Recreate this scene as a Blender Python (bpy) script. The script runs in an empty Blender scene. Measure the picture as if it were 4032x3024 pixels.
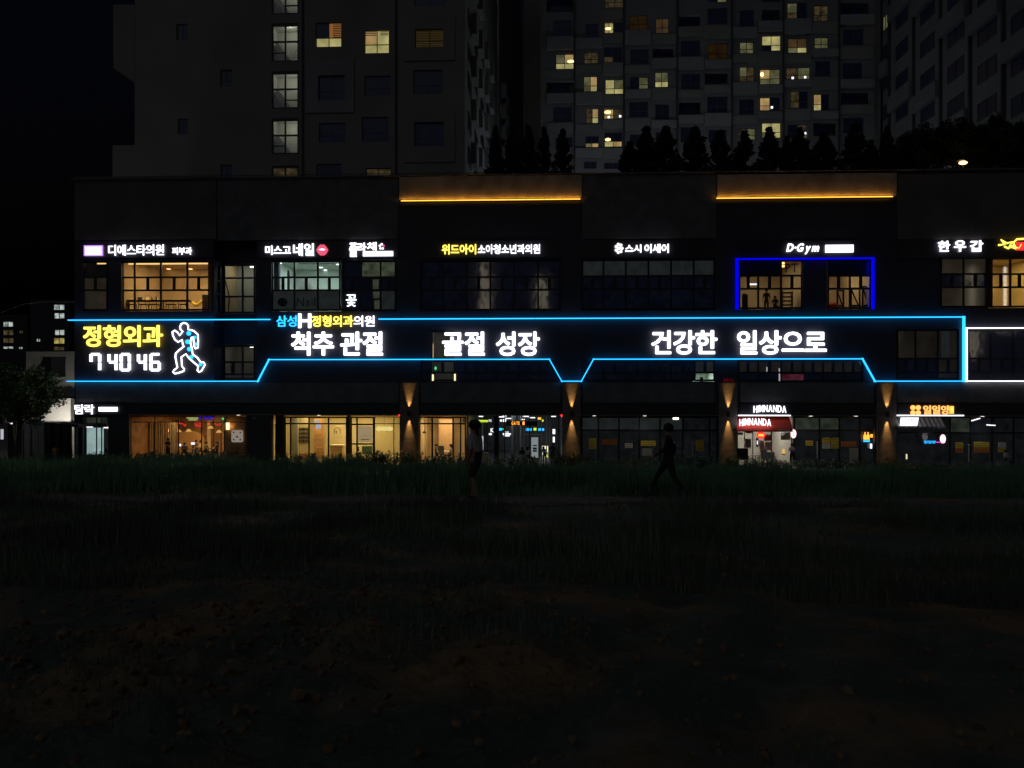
import bpy, bmesh, math, random
import numpy as np
from mathutils import Vector, Matrix, noise
random.seed(7); rng = np.random.default_rng(7)
S = bpy.context.scene
C = S.collection
R = math.radians

# ------------------------------------------------------------ camera, sky, sun, exposure
F = 3046.0            # focal length in photograph pixels (4032 wide)
CAMZ = 5.3            # eye height above the pavement of the building
YAW = R(2.4)
cd = bpy.data.cameras.new('camera'); cam = bpy.data.objects.new('camera', cd); C.objects.link(cam)
cam.location = (0, 0, CAMZ); cam.rotation_euler = (R(90), 0, YAW)
cd.sensor_width = 36.0; cd.lens = 36.0*F/4032; cd.clip_end = 3000; cd.clip_start = .05
S.camera = cam
W = bpy.data.worlds.new('World'); S.world = W; W.use_nodes = True
nt = W.node_tree; bg = nt.nodes['Background']
sky = nt.nodes.new('ShaderNodeTexSky'); sky.sky_type = 'NISHITA'; sky.sun_disc = False
sky.sun_elevation = R(-4); sky.sun_rotation = R(200); sky.altitude = 50
tn = nt.nodes.new('ShaderNodeMix'); tn.data_type = 'RGBA'; tn.blend_type = 'MULTIPLY'; tn.inputs[0].default_value = 1
tn.inputs[7].default_value = (.8, 1.0, 1.75, 1); nt.links.new(sky.outputs[0], tn.inputs[6]); nt.links.new(tn.outputs[2], bg.inputs[0]); bg.inputs[1].default_value = 0.072
sd = bpy.data.lights.new('night_glow', 'SUN'); sun = bpy.data.objects.new('night_glow', sd); C.objects.link(sun)
sd.energy = 0.06; sd.angle = R(50); sd.color = (.93, .97, 1.0)
sun.rotation_euler = (R(52), 0, R(-25))      # soft city glow from behind the camera
S.view_settings.view_transform = 'Standard'; S.view_settings.look = 'None'
S.view_settings.exposure = 0; S.view_settings.gamma = 1; S.view_settings.use_curve_mapping = False
cy = S.cycles
cy.use_denoising = True; cy.max_bounces = 6; cy.diffuse_bounces = 3; cy.glossy_bounces = 3
cy.transparent_max_bounces = 16; cy.transmission_bounces = 4
cy.caustics_reflective = False; cy.caustics_refractive = False
cy.sample_clamp_indirect = 2.0; cy.use_light_tree = True; cy.light_sampling_threshold = 0.0005

# ------------------------------------------------------------ pixel geometry
FW = Vector((-math.sin(YAW), math.cos(YAW), 0)); RT = Vector((math.cos(YAW), math.sin(YAW), 0))
O = Vector((0, 0, CAMZ))
def ray(px, py): return FW + RT*((px-2016)/F) + Vector((0, 0, 1))*((1512-py)/F)
def at(px, py, Y):
    d = ray(px, py); return O + d*(Y/d.y)
def onZ(px, py, Z):
    d = ray(px, py); return O + d*((Z-CAMZ)/d.z)
def rect(px0, py0, px1, py1, Y):
    cx, cyy = (px0+px1)/2, (py0+py1)/2
    return at(px0, cyy, Y).x, at(px1, cyy, Y).x, at(cx, py1, Y).z, at(cx, py0, Y).z
def pxm(Y): return F/Y

# ------------------------------------------------------------ materials
def mat(name, col, rough=.7, metal=0, emit=None, es=0, noise_s=0, noise_a=.3, bump=0, spec=.5, nscale=None, alpha=1):
    m = bpy.data.materials.new(name); m.use_nodes = True
    n = m.node_tree; b = n.nodes['Principled BSDF']
    b.inputs['Base Color'].default_value = (*col, 1); b.inputs['Roughness'].default_value = rough
    b.inputs['Metallic'].default_value = metal; b.inputs['Specular IOR Level'].default_value = spec
    if emit:
        b.inputs['Emission Color'].default_value = (*emit, 1); b.inputs['Emission Strength'].default_value = es
    if noise_s:
        tc = n.nodes.new('ShaderNodeTexCoord'); nz = n.nodes.new('ShaderNodeTexNoise')
        nz.inputs['Scale'].default_value = noise_s; nz.inputs['Detail'].default_value = 8
        n.links.new(tc.outputs['Object'], nz.inputs['Vector'])
        mp = n.nodes.new('ShaderNodeMapRange'); mp.inputs[1].default_value = .3; mp.inputs[2].default_value = .7
        mp.inputs[3].default_value = 1-noise_a; mp.inputs[4].default_value = 1+noise_a
        n.links.new(nz.outputs[0], mp.inputs[0])
        mx = n.nodes.new('ShaderNodeVectorMath'); mx.operation = 'SCALE'
        mx.inputs[0].default_value = col; n.links.new(mp.outputs[0], mx.inputs['Scale'])
        n.links.new(mx.outputs[0], b.inputs['Base Color'])
        if bump:
            bp = n.nodes.new('ShaderNodeBump'); bp.inputs['Strength'].default_value = bump; bp.inputs['Distance'].default_value = .05
            n.links.new(nz.outputs[0], bp.inputs['Height']); n.links.new(bp.outputs[0], b.inputs['Normal'])
    return m
def emat(name, col, es, var=0, vs=1.5):
    """something that gives off light"""
    m = bpy.data.materials.new(name); m.use_nodes = True
    n = m.node_tree; n.nodes.remove(n.nodes['Principled BSDF']); e = n.nodes.new('ShaderNodeEmission')
    e.inputs[0].default_value = (*col, 1); e.inputs[1].default_value = es
    n.links.new(e.outputs[0], n.nodes['Material Output'].inputs[0])
    if var:
        tc = n.nodes.new('ShaderNodeTexCoord'); nz = n.nodes.new('ShaderNodeTexNoise'); nz.inputs['Scale'].default_value = vs
        n.links.new(tc.outputs['Object'], nz.inputs['Vector'])
        mp = n.nodes.new('ShaderNodeMapRange'); mp.inputs[1].default_value = .35; mp.inputs[2].default_value = .65
        mp.inputs[3].default_value = es*(1-var); mp.inputs[4].default_value = es*(1+var)
        n.links.new(nz.outputs[0], mp.inputs[0]); n.links.new(mp.outputs[0], e.inputs[1])
    return m
def glass(name, tint=(.9, .92, .95), refl=.08, wavy=0):
    m = bpy.data.materials.new(name); m.use_nodes = True
    n = m.node_tree; n.nodes.remove(n.nodes['Principled BSDF'])
    t = n.nodes.new('ShaderNodeBsdfTransparent'); t.inputs[0].default_value = (*tint, 1)
    g = n.nodes.new('ShaderNodeBsdfGlossy'); g.inputs['Roughness'].default_value = .02
    mx = n.nodes.new('ShaderNodeMixShader'); mx.inputs[0].default_value = refl
    n.links.new(t.outputs[0], mx.inputs[1]); n.links.new(g.outputs[0], mx.inputs[2])
    n.links.new(mx.outputs[0], n.nodes['Material Output'].inputs[0])
    return m
def pane_mat(name, col, es, var=.35, vs=2.0, wavy=False):
    """glass with a weak glow put in"""
    m = mat(name, (.012, .014, .022), .35 if name.startswith('flat') else .06, spec=.6)
    n = m.node_tree; b = n.nodes['Principled BSDF']
    b.inputs['Emission Color'].default_value = (*col, 1)
    tc = n.nodes.new('ShaderNodeTexCoord'); nz = n.nodes.new('ShaderNodeTexNoise'); nz.inputs['Scale'].default_value = vs
    n.links.new(tc.outputs['Object'], nz.inputs['Vector'])
    mp = n.nodes.new('ShaderNodeMapRange'); mp.inputs[1].default_value = .35; mp.inputs[2].default_value = .65
    mp.inputs[3].default_value = es*(1-var); mp.inputs[4].default_value = es*(1+var)
    n.links.new(nz.outputs[0], mp.inputs[0]); n.links.new(mp.outputs[0], b.inputs['Emission Strength'])
    if wavy:
        n2 = n.nodes.new('ShaderNodeTexNoise'); n2.inputs['Scale'].default_value = .9
        n.links.new(tc.outputs['Object'], n2.inputs['Vector'])
        bp = n.nodes.new('ShaderNodeBump'); bp.inputs['Strength'].default_value = .06; bp.inputs['Distance'].default_value = .1
        n.links.new(n2.outputs[0], bp.inputs['Height']); n.links.new(bp.outputs[0], b.inputs['Normal'])
    return m
M = dict(
 clad=mat('dark_cladding', (.036, .038, .058), .55, noise_s=.6, noise_a=.18, bump=.15),
 clad_brown=mat('brown_cladding', (.135, .12, .115), .8, noise_s=.5, noise_a=.2, bump=.15),
 stone=mat('grey_stone', (.13, .13, .14), .8, noise_s=1.2, noise_a=.25, bump=.3),
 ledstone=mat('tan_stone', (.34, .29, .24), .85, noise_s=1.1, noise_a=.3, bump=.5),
 colstone=mat('column_stone', (.21, .17, .14), .75, noise_s=3, noise_a=.25, bump=.3),
 fascia=mat('black_fascia', (.03, .032, .045), .4, noise_s=.8, noise_a=.2),
 frame=mat('black_window_frame', (.012, .012, .014), .4),
 silver=mat('brushed_metal_trim', (.35, .35, .36), .35, .8),
 glass=glass('clear_glass'),
 dark=pane_mat('dark_glass', (.35, .45, 1), .0042, wavy=True),  # blue neon haze on the unlit glass put in as faint emission
 darkshop=pane_mat('dark_shop_glass', (.8, .9, 1), .0045),
 dim_grey=pane_mat('frosted_glass_faint_light', (.8, .95, .95), .013, .2),
 dim_warm=pane_mat('glass_faint_warm_light', (1, .8, .5), .016, .3, .8),
 dim_green=pane_mat('glass_faint_green_light', (.8, 1, .6), .04, .5),
 dim_low=pane_mat('glass_low_warm_light', (1, .85, .6), .008, .35, .9),
 dim_faint=pane_mat('glass_very_faint_light', (.8, 1, .7), .02, .4),
 apt_dark=pane_mat('flat_window_dark', (.15, .25, 1), .0025),
 apt_dim=pane_mat('flat_window_dim', (1, .72, .3), .03, .6),
 apt_lit=emat('flat_window_lit', (1, .90, .36), .36, .25, .8),
 apt_warm=emat('flat_window_warm', (1, .66, .26), .34, .3, .8),
 apt_half=emat('flat_window_curtained', (.8, .78, .38), .1, .4, .8),
 apt_stair=emat('stairwell_window_lit', (.95, .9, .55), .26, .35, .6),
 apt_white=emat('flat_window_cool', (.85, .95, .85), .55, .4, 1.2),
 hot=emat('ceiling_lamp_glow', (1, .6, .2), 3.5),
 apt_wall=mat('apartment_paint', (.27, .265, .25), .9, noise_s=.25, noise_a=.12, bump=.1),
 apt_wall2=mat('apartment_paint_grey', (.22, .22, .23), .9, noise_s=.3, noise_a=.12, bump=.1),
 apt_wall3=mat('apartment_paint_light', (.30, .30, .31), .9, noise_s=.3, noise_a=.12, bump=.1),
 apt_join=mat('apartment_joint', (.07, .07, .07), .9),
 aframe=mat('pvc_window_frame', (.10, .10, .11), .5),
 cyan=emat('cyan_neon', (.02, .42, 1.0), 2.2),
 blue=emat('blue_neon', (.0, .0, 1.0), 1.3),
 white=emat('white_lit_letter', (.93, .92, 1.0), 2.5),
 whitesoft=emat('white_lit_panel', (.95, .94, 1.0), 1.6),
 yellow=emat('yellow_lit_letter', (1.0, .76, .10), 2.1),
 orange=emat('orange_lit_letter', (1.0, .36, .04), 2.0),
 orangew=emat('pale_orange_lit_letter', (1.0, .40, .10), 1.9),
 red=emat('red_neon', (1.0, .03, .03), 1.4),
 pink=emat('pink_lit_sign', (1.0, .12, .22), .9),
 green=emat('green_lit_sign', (.1, 1.0, .35), 1.0),
 lime=emat('lime_lit_sign', (.75, 1.0, .05), 1.0),
 magenta=emat('magenta_neon', (1, .05, .7), 1.2),
 amber=emat('amber_led', (1.0, .44, .04), 2.6),
 warmled=emat('warm_led_strip', (1.0, .62, .2), 1.5),
 warmglow=emat('warm_lamp_shade', (1.0, .5, .12), .9),
 spot=emat('downlight_glow', (1, .93, .75), 4.0),
 wspot=emat('cool_downlight_glow', (.9, 1, .95), 4.0),
 pebble=emat('pebble_lamp_glow', (1.0, .8, .25), 1.1),
 cream=mat('cream_plaster', (.62, .54, .36), .8, noise_s=.6, noise_a=.1),
 tan=mat('tan_plaster', (.55, .42, .25), .8, noise_s=.8, noise_a=.2),
 wood=mat('brown_wood_wall', (.42, .23, .10), .6, noise_s=1.5, noise_a=.4),
 dwood=mat('dark_wood', (.07, .04, .025), .5, noise_s=2, noise_a=.3),
 salon=mat('pale_green_plaster', (.55, .62, .55), .8),
 greyplaster=mat('grey_plaster', (.4, .4, .38), .85, noise_s=.5, noise_a=.15),
 floor=mat('interior_floor_tile', (.25, .22, .18), .4),
 passage=mat('passage_metal_wall', (.14, .15, .16), .3, .3, noise_s=1.2, noise_a=.4),
 awning=mat('red_awning_cloth', (.8, .06, .03), .7, noise_s=2, noise_a=.1),
 rooftile=mat('grey_roof_tile', (.28, .28, .29), .5),
 paperY=mat('yellow_notice_paper', (.85, .62, .08), .6), paperO=mat('orange_notice_paper', (.75, .22, .05), .6),
 paperW=mat('white_notice_paper', (.8, .78, .72), .6), ink=mat('black_ink', (.02, .02, .02), .6),
 black=mat('matt_black', (.01, .01, .012), .6), cloth=mat('white_table_cloth', (.6, .58, .55), .8),
 whitewall=mat('white_render_wall', (.62, .60, .55), .8, noise_s=.5, noise_a=.08),
 concrete=mat('grey_concrete', (.28, .28, .27), .85, noise_s=.7, noise_a=.2, bump=.2),
 bark=mat('tree_bark', (.06, .045, .035), .9, noise_s=6, noise_a=.3),
 leaf=mat('dark_green_leaf', (.07, .12, .05), .6, noise_s=.8, noise_a=.4),
 conif=mat('conifer_leaf', (.014, .022, .014), .7, noise_s=.8, noise_a=.4),
 leafy=mat('yellow_lit_leaf', (.16, .17, .03), .6, noise_s=2, noise_a=.4),  # yellow lamplight put into the leaf colour
 grass=mat('grass_blade', (.12, .25, .14), .6, noise_s=.35, noise_a=.5),
 grassn=mat('dry_grass_blade', (.15, .20, .15), .7, noise_s=.35, noise_a=.5),
 pave=mat('paving', (.2, .2, .19), .8, noise_s=1.5, noise_a=.2),
 path=mat('trodden_path_soil', (.20, .17, .16), .95, noise_s=3, noise_a=.3, bump=.4),
 skin=mat('skin', (.42, .25, .17), .55), hair=mat('black_hair', (.012, .01, .009), .6),
 tgrey=mat('grey_cotton', (.58, .58, .64), .9), tblack=mat('black_cotton', (.03, .03, .036), .9),
 twhite=mat('white_cotton', (.65, .62, .58), .9), tbrown=mat('brown_cotton', (.14, .09, .06), .9),
 tdark=mat('charcoal_cotton', (.06, .06, .07), .9),
 tolive=mat('olive_cotton', (.12, .12, .06), .9), tnavy=mat('navy_cotton', (.025, .03, .08), .9),
 yellowplastic=mat('yellow_plastic', (.8, .5, .05), .5),
)
# ------------------------------------------------------------ mesh builder
class MB:
    def __init__(s): s.v = []; s.f = []
    def add(s, vs, fs):
        n = len(s.v); s.v += [tuple(v) for v in vs]; s.f += [tuple(i+n for i in f) for f in fs]; return s
    def box(s, x0, x1, y0, y1, z0, z1):
        if x0 > x1: x0, x1 = x1, x0
        if y0 > y1: y0, y1 = y1, y0
        if z0 > z1: z0, z1 = z1, z0
        return s.add([(x0,y0,z0),(x1,y0,z0),(x1,y1,z0),(x0,y1,z0),(x0,y0,z1),(x1,y0,z1),(x1,y1,z1),(x0,y1,z1)],
              [(0,3,2,1),(4,5,6,7),(0,1,5,4),(1,2,6,5),(2,3,7,6),(3,0,4,7)])
    def pbox(s, px0, py0, px1, py1, Y0, Y1):
        x0, x1, z0, z1 = rect(px0, py0, px1, py1, Y0); return s.box(x0, x1, Y0, Y1, z0, z1)
    def prism(s, poly, y0, y1):            # poly: (x,z)
        n = len(poly); return s.add([(x,y0,z) for x,z in poly]+[(x,y1,z) for x,z in poly],
              [tuple(range(n)), tuple(range(2*n-1, n-1, -1))]+[(i,(i+1)%n+0,(i+1)%n+n,i+n)[::-1] for i in range(n)])
    def bar(s, a, b, w, h=None):           # square bar between two points
        a, b = Vector(a), Vector(b); h = h or w; d = (b-a).normalized()
        u = d.cross(Vector((0,0,1)));
        if u.length < .01: u = Vector((1,0,0))
        u.normalize(); v = d.cross(u).normalized()
        P = []
        for p in (a, b):
            for sx, sy in ((-1,-1),(1,-1),(1,1),(-1,1)): P.append(p+u*sx*w/2+v*sy*h/2)
        return s.add(P, [(0,3,2,1),(4,5,6,7),(0,1,5,4),(1,2,6,5),(2,3,7,6),(3,0,4,7)])
    def tube(s, pts, r, n=8, closed=False):
        pts = [Vector(p) for p in pts]; k = len(pts); P = []
        for i, p in enumerate(pts):
            rr = r[i] if isinstance(r, (list, tuple)) else r
            a = pts[(i-1) % k] if (closed or i) else p; b = pts[(i+1) % k] if (closed or i < k-1) else p
            d = (b-a).normalized(); u = d.cross(Vector((0,1,0)))
            if u.length < .05: u = d.cross(Vector((1,0,0)))
            u.normalize(); w = d.cross(u).normalized()
            for j in range(n):
                t = 2*math.pi*j/n; P.append(p+u*math.cos(t)*rr+w*math.sin(t)*rr)
        Fs = []
        for i in range(k if closed else k-1):
            for j in range(n):
                a0 = i*n+j; a1 = i*n+(j+1) % n; b0 = ((i+1) % k)*n+j; b1 = ((i+1) % k)*n+(j+1) % n
                Fs.append((a0, a1, b1, b0))
        if not closed: Fs += [tuple(range(n))[::-1], tuple(range((k-1)*n, k*n))]
        return s.add(P, Fs)
    def lathe(s, c, prof, n=16):           # prof: (radius, z)
        c = Vector(c); P = []; Fs = []
        for r, z in prof:
            for j in range(n): t = 2*math.pi*j/n; P.append(c+Vector((r*math.cos(t), r*math.sin(t), z)))
        for i in range(len(prof)-1):
            for j in range(n): Fs.append((i*n+j, i*n+(j+1) % n, (i+1)*n+(j+1) % n, (i+1)*n+j))
        Fs += [tuple(range(n))[::-1], tuple(range((len(prof)-1)*n, len(prof)*n))]
        return s.add(P, Fs)
    def disc(s, c, r, y0, y1, n=20, sx=1):  # upright disc facing the camera
        return s.prism([(c[0]+r*sx*math.cos(2*math.pi*j/n), c[2]+r*math.sin(2*math.pi*j/n)) for j in range(n)], y0, y1)
    def sphere(s, c, rx, ry, rz, n=12, m=8):
        c = Vector(c); P = [c+Vector((0,0,-rz))]; Fs = []
        for i in range(1, m):
            a = -math.pi/2+math.pi*i/m
            for j in range(n): t = 2*math.pi*j/n; P.append(c+Vector((rx*math.cos(a)*math.cos(t), ry*math.cos(a)*math.sin(t), rz*math.sin(a))))
        P.append(c+Vector((0,0,rz)))
        for j in range(n): Fs.append((0, 1+(j+1) % n, 1+j))
        for i in range(m-2):
            for j in range(n): Fs.append((1+i*n+j, 1+i*n+(j+1) % n, 1+(i+1)*n+(j+1) % n, 1+(i+1)*n+j))
        L = 1+(m-2)*n
        for j in range(n): Fs.append((L+j, L+(j+1) % n, len(P)-1))
        return s.add(P, Fs)
    def origin(s):
        a = np.array(s.v); return Vector(((a[:,0].min()+a[:,0].max())/2, (a[:,1].min()+a[:,1].max())/2, a[:,2].min()))
def wloc(p):
    v = Vector((0,0,0))
    while p is not None: v += p.location; p = p.parent
    return v
def obj(name, mb, m, parent=None, label=None, cat=None, group=None, kind=None):
    L = wloc(parent) if parent else mb.origin()
    me = bpy.data.meshes.new(name); me.from_pydata([(v[0]-L.x, v[1]-L.y, v[2]-L.z) for v in mb.v], [], mb.f)
    me.materials.append(M[m] if isinstance(m, str) else m)
    o = bpy.data.objects.new(name, me); C.objects.link(o)
    if parent: o.parent = parent
    else: o.location = L
    return tag(o, label, cat, group, kind)
def tag(o, label=None, cat=None, group=None, kind=None):
    if label: o['label'] = label
    if cat: o['category'] = cat
    if group: o['group'] = group
    if kind: o['kind'] = kind
    return o
def thing(name, label, cat, loc, group=None):
    o = bpy.data.objects.new(name, None); C.objects.link(o); o.location = loc; o.empty_display_size = .1
    return tag(o, label, cat, group)
def light(name, kind, loc, power, col, parent=None, size=1, size_y=None, rot=(0,0,0), spot=60, blend=1, rad=.05):
    d = bpy.data.lights.new(name, kind); d.energy = power; d.color = col
    if kind == 'AREA':
        d.size = size
        if size_y: d.shape = 'RECTANGLE'; d.size_y = size_y
    elif kind == 'SPOT': d.spot_size = R(spot); d.spot_blend = blend; d.shadow_soft_size = rad
    else: d.shadow_soft_size = rad
    o = bpy.data.objects.new(name, d); C.objects.link(o); o.rotation_euler = rot
    if parent: o.parent = parent; o.location = Vector(loc)-wloc(parent)
    else: o.location = loc
    return o
def copy_tree(o, parent=None):
    c = o.copy(); C.objects.link(c); c.parent = parent
    for ch in [x for x in KIDS.get(o.name, [])]: copy_tree(ch, c)
    return c
KIDS = {}
# ------------------------------------------------------------ setting: ground
def smooth(a, b, x):
    t = np.clip((x-a)/(b-a), 0, 1); return t*t*(3-2*t)
def ground_z(X, Y):
    X = np.asarray(X, float); Y = np.asarray(Y, float)
    edge = .42-.45*smooth(-22, 4, X)-.12*smooth(4, 34, X)
    z = np.interp(Y, [0, 3, 8, 16.2, 17.9, 47.3, 48.2], [3.85, 3.75, 3.38, 2.74, 2.70, 0, 0])
    z = z+edge*smooth(30, 47, Y)*(1-smooth(47.2, 48.0, Y))
    und = .06*np.sin(X*.55+Y*.31)+.03*np.sin(X*1.3-Y*.9+1)+.05*np.sin(X*.21+2)*np.sin(Y*.4)
    w = (1-smooth(15.2, 16.4, Y)+smooth(18, 20, Y))*(1-smooth(43, 47, Y))
    return z+und*w
def fbm(x, y, s, o=4): return noise.fractal(Vector((x*s, y*s, 3.1)), 1.0, 2.0, o)
def full_z(x, y):
    z = float(ground_z(x, y))
    if y < 14:
        near = 1-min(1, max(0, (y-6.5)/4))
        z += near*(.05*fbm(x, y, 1.6)+.022*fbm(x, y+5, 6.5))
        # ruts of tyres that curve away, and dug clods on the left
        c = x-(-.1+.26*max(0, y-3)**1.25)
        if y < 8.5:
            a = (1-min(1, max(0, (y-5.5)/3)))
            z += a*(.075*(abs(math.sin(c*3.4))-.6)*math.exp(-((c-.5)/2.2)**2))
        cl = math.exp(-((x+2.0)/2.2)**2)*math.exp(-((y-4.6)/1.9)**2)
        z += cl*(.16*abs(fbm(x+9, y, 3.1, 5))+.03)
    return z
# terrain sheet, finer close to the camera
ys = np.concatenate([np.linspace(1.2, 8, 150), np.linspace(8.1, 20, 90)[0:], np.linspace(20.3, 48.25, 90)])
us = np.linspace(-1, 1, 230)
V = []; 
for y in ys:
    half = 3+y*.95
    for u in us:
        x = u*half - y*.04; V.append((x, y, full_z(x, y)))
nx = len(us); Fc = [(j*nx+i, j*nx+i+1, (j+1)*nx+i+1, (j+1)*nx+i) for j in range(len(ys)-1) for i in range(nx-1)]
me = bpy.data.meshes.new('field'); me.from_pydata(V, [], Fc)
ms = bpy.data.materials.new('field_soil'); ms.use_nodes = True; n = ms.node_tree; b = n.nodes['Principled BSDF']; b.inputs['Roughness'].default_value = .95
tc = n.nodes.new('ShaderNodeTexCoord'); nz = n.nodes.new('ShaderNodeTexNoise'); nz.inputs['Scale'].default_value = 1.1; nz.inputs['Detail'].default_value = 9
n.links.new(tc.outputs['Object'], nz.inputs['Vector'])
rp = n.nodes.new('ShaderNodeValToRGB'); rp.color_ramp.elements[0].position = .47; rp.color_ramp.elements[0].color = (.12, .16, .13, 1)
rp.color_ramp.elements[1].position = .66; rp.color_ramp.elements[1].color = (.36, .24, .14, 1)
n.links.new(nz.outputs[0], rp.inputs[0]); n.links.new(rp.outputs[0], b.inputs['Base Color'])
n2 = n.nodes.new('ShaderNodeTexNoise'); n2.inputs['Scale'].default_value = 14; n2.inputs['Detail'].default_value = 8
n.links.new(tc.outputs['Object'], n2.inputs['Vector'])
bp = n.nodes.new('ShaderNodeBump'); bp.inputs['Strength'].default_value = .8; bp.inputs['Distance'].default_value = .05
n.links.new(n2.outputs[0], bp.inputs['Height']); n.links.new(bp.outputs[0], b.inputs['Normal'])
me.materials.append(ms)
for p in me.polygons: p.use_smooth = True
o = bpy.data.objects.new('field', me); C.objects.link(o); tag(o, kind='structure')
g = MB(); g.box(-700, 700, 44, 1200, -.5, -.03); obj('ground', g, 'concrete', kind='structure')
g = MB(); g.box(-60, 60, 48.1, 51.4, -.03, .0); obj('pavement', g, 'pave', kind='structure')
g = MB(); g.box(-60, 60, 47.95, 48.1, -.03, .10); obj('kerb', g, 'concrete', kind='structure')
# trodden path across the field
P = []; Fq = []
xs = np.linspace(-19, 17, 120)
for i, x in enumerate(xs):
    yc = 17.05+.25*math.sin(x*.18)-.012*x
    for k, dy in enumerate((-.55, -.2, .2, .55)):
        dy += (.22*math.sin(x*1.7+dy*3)+.12*math.sin(x*4.3+dy)) if k in (0, 3) else 0
        P.append((x, yc+dy, float(ground_z(x, yc+dy))+.012+(.0 if k in (0, 3) else .008)))
for i in range(len(xs)-1):
    for k in range(3): a = i*4+k; Fq.append((a, a+4, a+5, a+1))
m_ = MB(); m_.add(P, Fq); obj('path', m_, 'path', kind='structure')

# grass blades
def blades(name, N, yr, hr, wr, m, dens, power=1.0):
    y = yr[0]+(yr[1]-yr[0])*rng.random(N)**power
    x = (rng.random(N)*2-1)*(2.5+y*.74)-y*.042
    keep = dens(x, y) > rng.random(N); x = x[keep]; y = y[keep]; n = len(x)
    z = np.array([full_z(a, b_) for a, b_ in zip(x, y)]) if yr[1] < 15 else ground_z(x, y)
    clump = .62+.75*np.sin(x*1.1+np.sin(y*.7)*2)*np.sin(y*.9+x*.3)+.3*rng.random(n)
    h = (hr[0]+(hr[1]-hr[0])*rng.random(n))*np.clip(clump+.35*np.sin(x*2.9+y*1.3)*np.sin(x*.37-y*2.1), .25, 1.7); a = rng.random(n)*math.pi*2; w = wr[0]+(wr[1]-wr[0])*rng.random(n)
    lean = h*.35*rng.random(n); b2 = rng.random(n)*math.pi*2
    v = np.zeros((n, 3, 3)); v[:,0] = np.c_[x-np.cos(a)*w, y-np.sin(a)*w, z-.02]; v[:,1] = np.c_[x+np.cos(a)*w, y+np.sin(a)*w, z-.02]
    v[:,2] = np.c_[x+lean*np.cos(b2), y+lean*np.sin(b2), z+h]
    me = bpy.data.meshes.new(name); me.vertices.add(3*n); me.vertices.foreach_set('co', v.ravel())
    me.loops.add(3*n); me.loops.foreach_set('vertex_index', np.arange(3*n, dtype=np.int32))
    me.polygons.add(n); me.polygons.foreach_set('loop_start', np.arange(0, 3*n, 3, dtype=np.int32)); me.update(calc_edges=True)
    me.materials.append(M[m]); o = bpy.data.objects.new(name, me); C.objects.link(o); return tag(o, kind='stuff')
blades('grass', 190000, (18, 47.8), (.22, .52), (.012, .03), 'grass', lambda x, y: .55+.45*np.sin(x*.4+y*.3)*np.sin(y*.5), .9)
blades('grass', 120000, (6.5, 16.5), (.06, .24), (.005, .014), 'grassn', lambda x, y: .5+.5*np.sin(x*.9+np.sin(y*1.3))*np.sin(y*1.1+.5*x))
blades('grass', 50000, (2.8, 8), (.03, .12), (.002, .006), 'grassn', lambda x, y: np.clip(np.sin(x*1.3+2)*np.sin(y*1.7+x)+.25*np.sin(x*5+y*3)-.05, 0, 1))
blades('grass', 26000, (8.5, 16.6), (.18, .42), (.008, .018), 'grassn', lambda x, y: np.clip(np.sin(x*.8+y*.5)*np.sin(y*1.2-x*.4)+.25*np.sin(x*3.1), 0, 1))
# loose clods of dug soil
cv = []; cf = []
ico = [(0,0,1),(.894,0,.447),(.276,.851,.447),(-.724,.526,.447),(-.724,-.526,.447),(.276,-.851,.447),(.724,.526,-.447),(-.276,.851,-.447),(-.894,0,-.447),(-.276,-.851,-.447),(.724,-.526,-.447),(0,0,-1)]
icf = [(0,1,2),(0,2,3),(0,3,4),(0,4,5),(0,5,1),(1,6,2),(2,7,3),(3,8,4),(4,9,5),(5,10,1),(2,6,7),(3,7,8),(4,8,9),(5,9,10),(1,10,6),(11,7,6),(11,8,7),(11,9,8),(11,10,9),(11,6,10)]
for _ in range(1300):
    if random.random() < .7: x, y = random.gauss(-1.9, 1.3), random.gauss(4.8, 1.1)
    else: y = random.uniform(3, 8.5); x = random.uniform(-.75, .75)*y
    if y < 2.9: continue
    r_ = random.uniform(.006, .028)*(1.6 if random.random() < .08 else 1); z = full_z(x, y); k = len(cv)
    for v in ico: j_ = 1+random.uniform(-.3, .3); cv.append((x+v[0]*r_*j_, y+v[1]*r_*j_, z+v[2]*r_*j_*.8+r_*.3))
    cf += [tuple(i+k for i in f_) for f_ in icf]
cb = MB(); cb.v = cv; cb.f = cf; obj('soil_clods', cb, mat('dug_soil', (.26, .18, .11), .95, noise_s=8, noise_a=.4), kind='stuff')

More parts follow.
